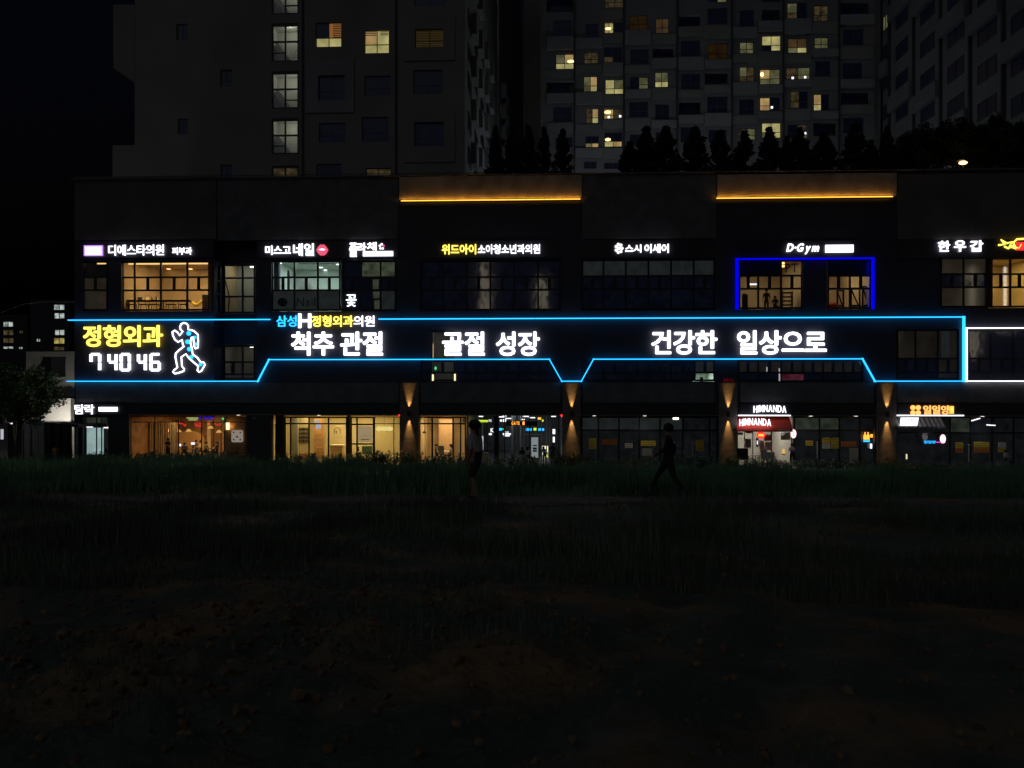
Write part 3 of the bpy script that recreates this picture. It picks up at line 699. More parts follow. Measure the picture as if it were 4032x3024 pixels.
for k in range(5): a = k*math.pi*.4+.3; obj('petal', MB().disc(c+Vector((math.cos(a)*.13, 0, math.sin(a)*.15)), .075, LY-.05, LY, 10), 'whitesoft' if k else 'pink', t)
t = sign('lit_sign', 'yellow and white children clinic sign above the wide dark windows', 1930, 1001, LY)
text(t, '위드아이', 1741, 963, 1874, 1001, LY, 'yellow', .055); text(t, '소아청소년과의원', 1882, 963, 2126, 999, LY, 'white', .03)
t = sign('lit_sign', 'white sushi restaurant sign with a small round emblem', 2530, 1002, LY)
c = at(2437, 978, LY)
for k in range(7): a = k*math.pi*2/7; obj('emblem_leaf', MB().disc(c+Vector((math.cos(a)*.2, 0, math.sin(a)*.26)), .095, LY-.05, LY, 10), 'whitesoft', t)
obj('emblem_core', MB().disc(c, .1, LY-.05, LY, 12), 'white', t)
text(t, '스시', 2462, 964, 2524, 994, LY, 'white', .05); text(t, '이세이', 2538, 962, 2632, 995, LY, 'white', .05)
t = sign('lit_sign', 'slanted white gym sign with a lit bar above the blue frame', 3230, 1000, LY)
text(t, 'D·Gym', 3097, 960, 3223, 1000, LY, 'white', .045, .08, .25); 
mb = MB(); mb.pbox(3251, 964, 3361, 993, LY-.08, LY); obj('lit_bar', mb, 'white', t)
t = sign('lit_sign', 'three separate white brush letters above the dim windows at the right', 3780, 990, LY)
text(t, '한', 3694, 950, 3738, 990, LY, 'white', .05); text(t, '우', 3757, 948, 3801, 990, LY, 'white', .05); text(t, '갑', 3820, 948, 3868, 990, LY, 'white', .05)
t = sign('lit_sign', 'yellow curling neon with a red block cut off by the right edge', 3990, 990, LY)
for pl in ([(3932,965),(3955,962),(3942,945),(3965,958),(3985,952),(3975,970),(4000,980),(3990,955),(4005,942),(4040,940),(4070,950)], [(3955,970),(3970,978),(3985,968),(4010,978),(4020,962)]):
    obj('neon_tube', MB().tube([at(x, y, LY) for x, y in pl], .06, 8), 'yellow', t)
obj('red_block', MB().pbox(4002, 953, 4060, 985, LY-.05, LY), 'red', t)
# ground floor signs
t = sign('lit_sign', 'small white brush letters and lit bar on the lower left corner', 370, 1631, LY)
text(t, '탐락', 296, 1593, 371, 1631, LY, 'white', .015); obj('lit_bar', MB().pbox(388, 1603, 461, 1620, LY-.06, LY), 'white', t)
ar = lambda k, n_: .07*math.sin(math.pi*(k+.5)/n_)
t = sign('lit_sign', 'white block letters above the red awning', 3030, 1626, LY, 'sign', 'white block letter signs of the takeaway'); text(t, 'HIMNANDA', 2967, 1599, 3095, 1626, LY, 'white', .012, .07, 0, 'letter', ar)
t = sign('lit_sign', 'white block letters standing on the red awning', 2972, 1678, 49.5, 'sign', 'white block letter signs of the takeaway'); text(t, 'HIMNANDA', 2911, 1651, 3035, 1678, 49.5, 'white', .012, .07, 0, 'letter', ar)
t = sign('lit_sign', 'orange lit Korean sign with four dots above the tiled awning', 3670, 1630, LY)
for dx in (0, 21):
    for dy in (0, 20): obj('dot', MB().disc(at(3594+dx, 1605+dy, LY), .15, LY-.06, LY, 16), 'orangew', t)
text(t, '일일양', 3635, 1597, 3737, 1631, LY, 'orangew', .045)
obj('lit_box', MB().pbox(3740, 1599, 3756, 1629, LY-.06, LY), 'orange', t); text(t, '꼬치', 3743, 1603, 3753, 1626, LY-.07, 'yellow', 0, .01)
t = sign('flower_sign', 'small green white lit sign meaning flower hung inside a dark window', 1383, 1208, BY+.12); text(t, '꽃', 1363, 1160, 1403, 1207, BY+.12, M['wspot'], .0, .03)
# faint lettering on the salon panes
t = sign('window_lettering', 'dark Nail lettering and lips on the frosted lower salon windows', 1210, 1220, BY+.19); text(t, 'Nail', 1169, 1172, 1241, 1206, BY+.185, 'ink', -.005, .004); lips(t, 1092, 1172, 1134, 1207, BY+.19, 'ink', None)
t = sign('window_lettering', 'faint phone number lettering on the dark second floor windows', 2560, 1480, BY+.15)
for s_, a, b_ in (('2', 2438, 2462), ('1', 2487, 2497), ('7', 2520, 2545), ('-', 2560, 2582), ('5', 2604, 2632), ('0', 2650, 2678), ('0', 2696, 2724)):
    if s_ == '-': obj('letter', MB().pbox(a, 1452, b_, 1457, BY+.14, BY+.15), 'fascia', t)
    else: text(t, s_, a, 1437, b_, 1486, BY+.15, 'fascia', 0, .004)
t = sign('fascia_lettering', 'faint dark entrance lettering on the black band over the gate', 2000, 1620, BY-.11); text(t, 'ENTRANCE', 1942, 1606, 2060, 1619, BY-.105, 'clad', 0, .01)
t = sign('lit_letter_box', 'dim red neon letters on the column head', 2878, 1506, LY)
text(t, 'MA', 2850, 1490, 2892, 1503, LY, mat('dim_red_lit', (.1, .01, .01), .5, emit=(1, .02, .03), es=.06), .02, .02)

# amber led strips on the roof band
def led(px0, px1, py, label):
    p0 = at(px0, py, 49.62); X0 = p0.x; X1 = at(px1, py, 49.62).x; Z = at((px0+px1)/2, py, 49.62).z
    t = thing('led_strip', label, 'light strip', ((X0+X1)/2, 49.62, Z))
    n_ = 10
    for i in range(n_):
        a = X0+(X1-X0)*i/n_; b_ = X0+(X1-X0)*(i+1)/n_
        obj('led_bar', MB().box(a+.012, b_-.012, 49.70, 49.77, Z-.035, Z+.03), 'amber', t)
    light('glow', 'AREA', ((X0+X1)/2, 49.74, Z+.04), 24, (1, .42, .06), t, X1-X0, .04, rot=(R(180-8), 0, 0))
    obj('channel', MB().box(X0-.05, X1+.05, 49.66, 49.815, Z-.10, Z-.04), 'black', t)
led(1577, 2286, 786, 'left amber light strip glowing up the stone under the roof edge'); led(2822, 3519, 776, 'right amber light strip glowing up the stone under the roof edge')

# soffit downlights, and red and white details along the trim
def soffit(px, label, power=14, col=(1, .85, .6), m='spot'):
    c = Vector((at(px, 1636, BY+.45).x, BY+.45, Gz-.03)); t = thing('downlight', label, 'downlight', c, 'small downlights under the shop canopy')
    obj('lamp_lens', MB().lathe(c, [(.11, 0), (.11, .02)], 12), m, t); obj('lamp_rim', MB().lathe(c+Vector((0, 0, .02)), [(.14, 0), (.14, .01)], 12), 'silver', t)
    light('beam', 'SPOT', c-Vector((0, .1, .02)), power, col, t, rot=(R(-4), 0, 0), spot=125, blend=.8)
soffit(939, 'warm downlight above the wooden wall of the restaurant', 12); soffit(1256, 'warm downlight above the optician door', 10)
soffit(2538, 'downlight above the dark shop with two yellow notices', 34); soffit(3192, 'downlight above the dark shop right of the red awning', 34)
soffit(3868, 'cool downlight right of the tiled awning', 34, (.95, 1, .95)); soffit(2340, 'dim downlight right of the gate column', 8); soffit(3370, 'dim downlight above the orange notices', 16)
for px, lab in ((1572, 'small red beacon at the right end of the optician shop'), (2211, 'small red beacon beside the gate column')):
    obj('beacon', MB().pbox(px-4, 1632, px+4, 1640, BY-.16, BY-.1), 'red', None, lab, 'beacon lamp', 'small red beacons under the canopy')
for a, b_, m, lab in ((2905, 3110, 'whitesoft', 'bluish white light bar above the red awning'), (3527, 3790, 'whitesoft', 'white light bar above the tiled awning')):
    x0, x1, z0, z1 = op(a, 1633, b_, 1638); obj('light_bar', MB().box(x0, x1, BY-.18, BY-.13, z0-.0, z1), m, None, lab, 'light bar', 'light bars under the canopy')

#PART2
# ============================================================ apartment towers
def wbox(parent, x0, x1, z0, z1, Y, st, depth=.14, t=.07, split=.62):
    """apartment window set into its opening: frame with two upper and two lower panes"""
    c = (x0+x1)/2; zm = z0+(z1-z0)*(1-split) if (z1-z0) > 1.1 else None
    y0, y1 = Y+depth-.04, Y+depth+.04; mb = MB()
    mb.box(x0, x1, y0, y1, z1-t, z1); mb.box(x0, x1, y0, y1, z0, z0+t)
    for a in (x0, c-t/2, x1-t): mb.box(a, a+t, y0+.004, y1-.004, z0+t, z1-t)
    if zm:
        mb.box(x0+t, c-t/2, y0+.002, y1-.002, zm-t/2, zm+t/2); mb.box(c+t/2, x1-t, y0+.002, y1-.002, zm-t/2, zm+t/2)
    fr = obj('window', mb, 'aframe', parent)
    rows = [(zm, z1-t), (z0+t, zm)] if zm else [(z0+t, z1-t)]
    for k, (a, b_) in enumerate(rows):
        for s_, (u, v) in enumerate(((x0+t, c), (c, x1-t))):
            m = st[(k*2+s_) % len(st)] if isinstance(st, (list, tuple)) else st
            obj('pane', MB().box(u, v, Y+depth-.006, Y+depth+.006, a, b_), m, fr)
    return fr
D_, L_, W_, H_, I_ = 'apt_dark', 'apt_lit', 'apt_warm', 'apt_half', 'apt_dim'
AY = 64.0
t1 = thing('apartment_tower', 'pale apartment tower with a lit stairwell column rising behind the left half of the shops', 'apartment tower', (at(1100, 600, AY).x, AY, 0))
def ap(px0, py0, px1, py1, Y=AY): return rect(px0, py0, px1, py1, Y)
st_w = [(1070, y0, 1176, y1) for y0, y1 in ((-93, 56), (92, 243), (281, 428), (466, 607), (652, 790))]
T1 = [(1243, 88, 1345, 185, [D_, 'apt_blind', L_, L_]), (1435, 117, 1533, 210, [W_, L_, L_, L_]), (1635, 115, 1748, 188, 'apt_dimblind'), (1632, -60, 1752, 24, D_),
      (1254, 298, 1358, 396, D_), (1435, 298, 1537, 376, D_), (1627, 275, 1743, 370, D_), (1256, 484, 1361, 562, D_), (1425, 460, 1530, 558, D_), (1632, 482, 1748, 577, D_),
      (1245, 645, 1345, 760, D_), (1440, 662, 1540, 760, I_),
      (695, 93, 739, 157, D_), (868, 275, 914, 341, D_), (700, 466, 741, 528, D_), (868, 648, 914, 730, D_)]
M['apt_blind'] = emat('lit_blind_orange', (1, .42, .12), .22); M['apt_dimblind'] = emat('dim_blind_amber', (1, .7, .2), .03)
ops = [ap(*w[:4]) for w in T1]+[ap(*w) for w in st_w]
wall('wall', xpx(530, AY), xpx(1830, AY), 0, 58, AY, AY+.4, ops, 'apt_wall', t1)
for w in T1: wbox(t1, *ap(*w[:4]), AY, w[4])
pr = [(446, 18), (529, 18), (529, 324), (446, 268)]
obj('wall', MB().prism([((at(x, y, AY).x), at(x, y, AY).z) for x, y in pr][::-1], AY-.001, AY+11), 'apt_wall', t1)
obj('wall', MB().box(xpx(443, AY), xpx(530, AY)-.002, AY, AY+11, 0, at(480, 572, AY).z), 'apt_wall', t1)
obj('roof', MB().box(xpx(530, AY), xpx(1830, AY), AY+.4, 110, 57.5, 58), 'concrete', t1)
for px in (1193, 1560): obj('wall_joint', MB().box(xpx(px-5, AY), xpx(px+5, AY), AY-.04, AY-.002, 0, 58), 'apt_join', t1)
# shallow projecting bays around some windows
for q, holes in (((1205, 235, 1395, 445), T1[4:5]), ((1588, 448, 1792, 640), T1[9:10]), ((1590, 60, 1792, 240), T1[2:3]), ((1400, 630, 1556, 780), T1[11:12])):
    x0, x1, z0, z1 = ap(*q); wall('bay', x0, x1, z0, z1, AY-.10, AY-.003, [ap(*h[:4]) for h in holes], 'apt_wall3' if q[0] == 1205 else 'apt_wall', t1)
for k, (a, y0, b_, y1) in enumerate(st_w):        # stairwell windows
    x0, x1, z0, z1 = ap(a, y0, b_, y1); t_ = .13; c = (x0+x1)/2; zm = z0+(z1-z0)*.53; mb = MB()
    ya, yb = AY+.05, AY+.17
    mb.box(x0, x1, ya, yb, z1-t_*1.6, z1); mb.box(x0, x1, ya, yb, z0, z0+t_)
    for u in (x0, c-t_*.6, x1-t_): mb.box(u, u+t_, ya+.004, yb-.004, z0+t_, z1-t_*1.6)
    mb.box(x0+t_, x1-t_, ya+.008, yb-.008, zm-t_/2, zm+t_/2)
    lo = z0+(zm-z0)*.45; sd_ = k % 2
    mb.box(*((c, x1-t_) if sd_ == 0 else (x0+t_, c)), ya+.012, yb-.012, lo-.04, lo+.04)
    fr = obj('stair_window', mb, 'frame', t1)
    for u, v, a_, b2 in ((x0+t_, c, zm, z1-t_), (c, x1-t_, zm, z1-t_), (x0+t_, c, z0+t_, zm), (c, x1-t_, z0+t_, zm)):
        obj('pane', MB().box(u, v, AY+.10, AY+.115, a_, b2), 'glass' if k < 4 else 'apt_dim', fr)
    # landing and sloping stair seen through the panes
    if k < 4:
        mb = MB(); mb.box(x0-.3, x1+.3, AY+2.4, AY+2.5, z0-.4, z1+.4); mb.box(x0-.35, x0-.3, AY+.41, AY+2.5, z0-.4, z1+.4); mb.box(x1+.3, x1+.35, AY+.41, AY+2.5, z0-.4, z1+.4)
        mb.box(x0-.3, x1+.3, AY+.41, AY+2.4, z1+.38, z1+.45); mb.box(x0-.3, x1+.3, AY+.41, AY+2.4, z0-.45, z0-.38); obj('stairwell', mb, 'greyplaster', t1)
        mb = MB(); mb.prism([(x0-.2, z0+(z1-z0)*.55), (c+.2, z0-.2), (c+.6, z0-.2), (x0+.0, z0+(z1-z0)*.72)][::-1], AY+1.3, AY+2.2); obj('stair_flight', mb, 'concrete', t1)
        light('stair_light', 'POINT', ((x0+x1)/2, AY+1.1, z1-.1), 30, (1, .97, .68), t1, rad=.15)
# blind slats in front of the lit blinds
for (a, y0, b_, y1) in ((1310, 92, 1341, 147), (1640, 119, 1690, 185), (1694, 119, 1744, 185), (1438, 120, 1480, 140), (1497, 120, 1528, 138)):
    mb = MB(); x0, x1, z0, z1 = ap(a, y0, b_, y1); n_ = max(3, int((z1-z0)/.13))
    for i in range(n_): z = z0+(z1-z0)*(i+.2)/n_; mb.box(x0, x1, AY+.09, AY+.10, z, z+.06)
    obj('blind', mb, 'wood', t1)
# side wall of the tower, running back
SX = xpx(1830, AY)
obj('side_wall', MB().box(SX-.3, SX, AY+.401, 108, 0, 58), 'apt_wall', t1)
def side_windows(parent, X, cols, nf, z_at, facing, mats, pitch=2.95, hw=1.4):
    for ci, (ya, yb) in enumerate(cols):
        for k in range(nf):
            z = z_at+k*pitch+(.5 if (ci+k) % 3 == 0 else 0); s_ = facing
            m = mats(ci, k)
            mb = MB(); a, b_ = sorted((X+s_*.002, X+s_*.09))
            mb.box(a, b_, ya, yb, z+hw, z+hw+.08); mb.box(a, b_, ya, yb, z-.08, z); mb.box(a, b_, ya, ya+.08, z, z+hw); mb.box(a, b_, yb-.08, yb, z, z+hw)
            mb.box(a, b_-.01 if s_ > 0 else b_, (ya+yb)/2-.04, (ya+yb)/2+.04, z, z+hw)
            fr = obj('window', mb, 'aframe', parent)
            a, b_ = sorted((X+s_*.004, X+s_*.03)); obj('pane', MB().box(a, b_, ya+.08, yb-.08, z, z+hw), m, fr)
side_windows(t1, SX, [(66.5, 69), (73, 75.5), (80, 83), (88, 91)], 7, 21.5, 1, lambda c, k: D_)
for i, y in enumerate((70.8, 77.6, 85.6, 94)):
    for k in range(6): obj('bay', MB().box(SX+.003, SX+.5, y-1.2, y+1.2, 21.3+k*3.9+(i % 2)*1.6, 23.2+k*3.9+(i % 2)*1.6), 'apt_wall3' if k < 3 else 'apt_wall', t1)
# tower further back, only its side shows
bX = xpx(1965, 116)
t4 = thing('apartment_tower', 'lighter apartment side wall seen between the stairwell tower and the far block', 'apartment tower', (bX, 130, 0))
obj('side_wall', MB().box(bX-12, bX, 116, 310, 0, 110), 'apt_wall3', t4)
side_windows(t4, bX, [(118, 121), (126, 129), (136, 139), (148, 152)], 9, 24, 1, lambda c, k: D_ if (c*5+k) % 7 else I_, 3.3)
for i, y in enumerate((123.5, 132.5, 143, 158)):
    for k in range(9): obj('bay', MB().box(bX+.003, bX+.8, y-1.4, y+1.4, 24.5+k*3.3+(i % 2)*1.4, 26.4+k*3.3+(i % 2)*1.4), 'apt_wall3', t4)

# --- the broad far block
BY2 = 90.0
t2 = thing('apartment_block', 'broad grey apartment block with many scattered yellow windows behind the conifers', 'apartment block', (at(2800, 600, BY2).x, BY2, 0))
X_ = 'recess'
WL = [(2178,80,2252,142,D_),(2188,212,2260,272,[H_,W_,L_,L_]),(2152,320,2258,365,X_),(2178,420,2252,478,D_),(2187,540,2255,580,D_),(2152,-20,2258,48,X_),
 (2305,92,2355,148,D_),(2300,205,2357,250,I_),(2298,300,2352,360,[H_,W_,H_,L_]),(2308,427,2357,485,[I_,W_,I_,L_]),(2305,535,2358,580,[D_,D_,H_,W_]),(2298,635,2350,664,D_),
 (2382,-30,2455,30,I_),(2380,88,2416,130,[W_,L_]),(2418,88,2452,126,D_),(2378,185,2450,245,[D_,D_,I_,D_]),(2383,312,2455,370,[L_,H_,L_,L_]),(2378,428,2453,468,[W_,I_]),(2380,520,2450,578,[D_,D_,L_,W_]),(2378,640,2450,665,D_),
 (2478,60,2552,115,'apt_dimw'),(2482,192,2555,252,D_),(2480,303,2553,350,[D_,H_]),(2477,400,2552,460,D_),(2480,528,2545,575,D_),
 (2582,72,2634,130,'apt_tan'),(2570,188,2652,227,X_),(2579,283,2632,343,[H_,H_,L_,L_]),(2580,410,2635,470,D_),(2582,520,2636,570,D_),
 (2672,60,2758,102,X_),(2680,160,2757,222,D_),(2682,290,2758,350,D_),(2674,400,2760,450,X_),(2680,500,2755,560,D_),
 (2786,32,2865,95,D_),(2787,170,2865,232,'apt_dimw'),(2775,285,2868,330,X_),(2785,380,2865,443,D_),(2790,510,2862,560,D_),(2790,-40,2862,8,[D_,D_,D_,H_]),
 (2912,40,2970,105,D_),(2913,165,2968,210,H_),(2912,262,2970,322,[H_,I_,I_,I_]),(2910,390,2970,450,D_),(2908,505,2975,550,[I_,H_]),
 (3000,35,3074,80,X_),(3000,140,3075,200,[L_,L_,D_,L_]),(2992,272,3072,332,[W_,H_,H_,H_]),(2992,383,3072,435,[W_,D_]),(3000,483,3075,543,[L_,L_,H_,L_]),(3000,-40,3074,8,D_),
 (3100,10,3178,72,[H_,D_,I_,D_]),(3103,150,3178,208,['apt_tan','apt_tan',H_,L_]),(3096,265,3190,312,[I_,H_]),(3113,358,3182,425,[I_,D_,I_,D_]),(3102,490,3180,545,[D_,I_,D_,H_]),
 (3205,20,3262,82,I_),(3207,147,3262,190,[H_,H_]),(3210,240,3270,300,D_),(3204,370,3265,435,[W_,D_,L_,D_]),(3203,483,3295,535,X_),
 (3310,10,3424,55,X_),(3320,115,3400,178,D_),(3318,248,3395,310,D_),(3312,363,3424,410,X_),(3320,463,3402,525,D_)]
M['apt_dimw'] = emat('dim_orange_curtain', (1, .5, .15), .014, .4, .8); M['apt_tan'] = emat('tan_curtain', (1, .6, .25), .045, .3, .8)
ops = [ap(*w[:4], BY2) for w in WL]
wall('wall', xpx(2128, BY2), xpx(3444, BY2), 0, 70, BY2, BY2+.4, ops, 'apt_wall2', t2)
for w, o_ in zip(WL, ops):
    if w[4] == X_:
        obj('balcony_back', MB().box(o_[0], o_[1], BY2+1.4, BY2+1.5, o_[2], o_[3]), 'apt_wall2', t2)
        obj('balcony_side', MB().box(o_[0]-.05, o_[0], BY2+.4, BY2+1.5, o_[2], o_[3]), 'apt_wall2', t2)
        wbox(t2, o_[0]+.5, o_[1]-.5, o_[2]+.1, o_[3], BY2+1.2, D_, .1)
    else: wbox(t2, *o_, BY2, w[4])
for px in (2262, 2456, 2666, 2881, 3083, 3302): obj('wall_joint', MB().box(xpx(px-3, BY2), xpx(px+3, BY2), BY2-.25, BY2-.002, 0, 70), 'apt_join', t2)
obj('return_wall', MB().box(xpx(2060, 98), xpx(2128, BY2)-.01, 98, 98.5, 0, 70), 'apt_wall2', t2)
obj('roof', MB().box(xpx(2128, BY2), xpx(3444, BY2), BY2+.4, 106, 69.5, 70), 'concrete', t2)
for px, py, w, h in ((2395, 112, 12, 5), (2247, 241, 13, 6), (2393, 441, 13, 6), (3001, 292, 7, 9), (2394, 549, 11, 6)):   # ceiling lamps seen through the flat windows
    x0, x1, z0, z1 = ap(px-w, py-h, px+w, py+h, BY2); obj('ceiling_lamp', MB().sphere(((x0+x1)/2, BY2+.06, (z0+z1)/2), (x1-x0)/2, .05, (z1-z0)/2, 12, 6), 'hot', t2)
for px, py in ((3122, 306), (3171, 303), (3040, 422), (3171, 524), (2397, 460), (2442, 457)):
    x0, x1, z0, z1 = ap(px-4, py-4, px+4, py+4, BY2); obj('ceiling_lamp', MB().box(x0, x1, BY2+.04, BY2+.09, z0, z1), 'whitesoft', t2)
# projecting panels that make the patchwork
cols = [(2152, 2259, 0), (2265, 2372, 1), (2373, 2453, 0), (2459, 2562, 1), (2563, 2663, 0), (2669, 2770, 0), (2771, 2878, 1), (2884, 2982, 1), (2983, 3080, 0), (3086, 3194, 1), (3195, 3299, 0), (3306, 3440, 1)]
for a, b_, ph in cols:
    mine = sorted([w for w in WL if a-8 < (w[0]+w[2])/2 < b_+8], key=lambda w: w[1])
    for k in range(len(mine)-1):
        y0 = mine[k][3]+6; y1 = mine[k+1][1]-14
        if y1-y0 < 22: continue
        x0, x1, z0, z1 = ap(a, y0, b_, y1, BY2)
        obj('wall_panel', MB().box(x0+.03, x1-.03, BY2-(.30 if (k+ph) % 2 else .12), BY2-.003, z0, z1), 'apt_wall3' if (k+ph) % 2 else 'apt_wall', t2)
# --- the wing that comes forward at the right
WX = at(3470, 600, BY2).x
t3 = thing('apartment_wing', 'dim apartment wing coming forward at the right edge above the dark trees', 'apartment wing', (WX, 76, 0))
obj('wall', MB().box(WX, WX+12, 50.4+8, BY2-.4, 0, 70), 'apt_wall2', t3)
obj('link_wall', MB().box(xpx(3445, BY2), WX, BY2+.2, BY2+.6, 0, 70), 'apt_wall2', t3)
def Yw(px):  # depth at which the wing's face is seen at a pixel column
    d = ray(px, 1000); return WX/d.x*d.y
edges = [3472, 3506, 3602, 3708, 3824, 3955, 4100]
for i in range(len(edges)-1):
    ya, yb = Yw(edges[i+1]), Yw(edges[i]); obj('wall_joint', MB().box(WX-.25, WX-.002, ya-.12, ya+.12, 0, 70), 'apt_join', t3)
    for k in range(11):
        z = 20.5+k*3.35+(.0 if i % 2 else 1.3); m = D_
        if i == 0 and k in (3, 7): m = H_
        if (i+k) % 3 == 0: obj('balcony_panel', MB().box(WX-.5, WX-.003, ya+.3, yb-.3, z-2.0, z-.3), 'apt_wall2', t3)
        q = (ya+yb)/2; h_ = min(1.4, (yb-ya)*.3)
        mb = MB(); mb.box(WX-.09, WX-.002, q-h_, q+h_, z+1.5, z+1.58); mb.box(WX-.09, WX-.002, q-h_, q+h_, z-.08, z)
        for u in (q-h_, q-.04, q+h_-.08): mb.box(WX-.088, WX-.002, u, u+.08, z, z+1.5)
        fr = obj('window', mb, 'aframe', t3); obj('pane', MB().box(WX-.03, WX-.004, q-h_+.08, q+h_-.08, z, z+1.5), m, fr)
# unseen lamps added on the deck to brighten the foot of the block
def garden_lamp(x, y, label, power, col=(.8, .9, 1)):
    z0 = TOP-1.0; t = thing('garden_lamp', label, 'garden lamp', (x, y, z0), 'added unseen lamps on the roof deck')
    obj('pole', MB().tube([(x, y, z0), (x, y, z0+3.2)], .05, 8), 'black', t); obj('lamp_head', MB().lathe((x, y, z0+3.2), [(.16, 0), (.16, .3)], 12), M['whitesoft'], t)
    light('glow', 'POINT', (x, y-.0, z0+3.9), power, col, t, rad=.2)
garden_lamp(at(2350, 600, 80).x, 80, 'added unseen lamp behind the first conifers', 420); garden_lamp(at(2960, 600, 80).x, 80, 'added unseen lamp behind the middle conifers', 280)
garden_lamp(at(2080, 600, 104).x, 104, 'added unseen lamp deep between the two towers', 700); garden_lamp(at(3700, 600, 72).x, 74, 'added unseen lamp in front of the wing', 50)
# warm lamp seen in the dark trees on the right
p = at(3792, 641, 56); t = thing('garden_lamp', 'warm glowing lamp among the dark trees at the right of the roof', 'garden lamp', (p.x, 56, TOP-1))
obj('pole', MB().tube([(p.x, 56, TOP-1), (p.x, 56, p.z-.1)], .05, 8), 'black', t)
obj('lamp_head', MB().sphere(p, .3, .22, .13, 12, 6), emat('warm_lamp', (1, .6, .25), 3.5), t)
obj('lamp_cap', MB().lathe(p+Vector((-.2, 0, .13)), [(.3, 0), (.05, .08)], 12), 'black', t)
light('glow', 'POINT', (p.x, 55.4, p.z+.1), 14, (1, .6, .25), t, rad=.2)

# ============================================================ leaves, trees, shrubs
def leaf_mesh(name, n, place, size, m, asp=.5):
    V = []; Fs = []
    for i in range(n):
        c, nrm = place(i); s_ = size*(.6+.8*random.random()); a = Vector((random.gauss(0, 1), random.gauss(0, 1), random.gauss(0, 1))).normalized()
        if nrm: a = (a*.6+nrm).normalized()
        b_ = a.orthogonal().normalized(); b_.rotate(Matrix.Rotation(random.random()*6.28, 3, a)); c2 = a.cross(b_)
        k = len(V); V += [c-b_*s_, c+c2*s_*asp, c+b_*s_, c-c2*s_*asp]; Fs.append((k, k+1, k+2, k+3))
    me = bpy.data.meshes.new(name); me.from_pydata(V, [], Fs); me.materials.append(M[m]); return me
def conifer_mesh(seed):
    random.seed(seed)
    # drooping boughs arranged round the trunk, ragged towards the tip
    boughs = []
    for i in range(150):
        h = random.random()**.85; a = random.random()*6.283; L = min(1.0, (1-h)**.8*1.35)*(.82+.25*random.random())+.03; boughs.append((h, a, L))
    def place(i):
        h, a, L = boughs[i % 150]; u = random.random()**.5; r = L*u
        z = h+.0+.10*u*(.3 if h > .8 else 1)+random.gauss(0, .012)
        return Vector((math.cos(a)*r+random.gauss(0, .05), math.sin(a)*r+random.gauss(0, .05), z*5)), None
    return leaf_mesh('conifer_crown', 6500, place, .11, 'conif')
CM = [conifer_mesh(k) for k in (1, 2, 3)]
tm = MB().tube([(0, 0, -.2), (0, 0, 2.5), (0, 0, 4.9)], [.12, .08, .02], 7)
tme = bpy.data.meshes.new('conifer_trunk'); tme.from_pydata(tm.v, [], tm.f); tme.materials.append(M['bark'])
def linked(name, me, parent, scale=(1, 1, 1), rz=0):
    o = bpy.data.objects.new(name, me); C.objects.link(o); o.parent = parent; o.scale = scale; o.rotation_euler = (0, 0, rz); return o
def conifer(px, ty, hw, Y, label, group):
    p = at(px, ty, Y); base = TOP-1.3; h = p.z-base
    t = thing('conifer_tree', label, 'conifer', (p.x, Y, base), group); w = hw*1.3/pxm(Y)
    linked('crown', random.choice(CM), t, (w, w, h/5.05), random.random()*6); linked('trunk', tme, t, (1, 1, h/5.05))
for i, (px, ty, hw) in enumerate(((1951, 508, 34), (2018, 503, 34), (2080, 503, 37), (2142, 510, 34), (2216, 518, 40))):
    conifer(px, ty, hw, 55, ('leftmost', 'second', 'middle', 'fourth', 'rightmost')[i]+' conifer of the small row between the two towers', 'small row of conifers between the towers')
for i, (px, ty, hw) in enumerate(((2480, 565, 48), (2545, 508, 55), (2622, 510, 62), (2735, 512, 60), (2832, 520, 54), (2930, 522, 52), (3028, 512, 50), (3100, 545, 36), (3150, 510, 46), (3245, 530, 58), (3368, 498, 62), (3430, 560, 40), (3492, 508, 36), (3560, 545, 50))):
    conifer(px, ty, hw, 55+.4*(i % 3), f'{ORD[i]} conifer from the left in the long row before the broad far block', 'row of conifers in front of the far block')
def broad_mesh(seed, n=7500, size=.16, lm='conif'):
    random.seed(seed); cl = []
    for i in range(46):
        a = random.random()*6.28; b_ = math.asin(random.random()*1.9-.95); r = .55+.4*random.random()
        cl.append((Vector((math.cos(a)*math.cos(b_)*r, math.sin(a)*math.cos(b_)*r, math.sin(b_)*r*.85)), .16+.16*random.random()))
    def place(i):
        c, r = cl[i % 46]; d = Vector((random.gauss(0, 1), random.gauss(0, 1), random.gauss(0, 1))).normalized()*r*random.random()**.4
        return (c+d)*2.5, None
    return leaf_mesh('broad_crown', n, place, size, lm)
BM = [broad_mesh(k) for k in (11, 12)]
def broad(px, cy_, rpx, Y, base, label, group=None, crown=None, rz=0):
    p = at(px, cy_, Y); r = rpx/pxm(Y); t = thing('broadleaf_tree', label, 'tree', (p.x, Y, base), group)
    o = linked('crown', crown or random.choice(BM), t, (r/2.5, r/2.5, r/2.5), rz); o.location = (0, 0, p.z-base)
    mb = MB(); H = p.z-base
    mb.tube([(p.x, Y, base-.3), (p.x+.05, Y, base+H*.5), (p.x, Y, base+H)], [.05*r+.06, .04*r+.05, .03], 8)
    for k in range(7):
        a = k*.9; z = base+H*(.55+.05*k); mb.tube([(p.x, Y, z), (p.x+math.cos(a)*r*.35, Y+math.sin(a)*r*.35, z+r*.25), (p.x+math.cos(a)*r*.7, Y+math.sin(a)*r*.7, z+r*.45)], [.05, .035, .012], 6)
    obj('trunk', mb, 'bark', t)
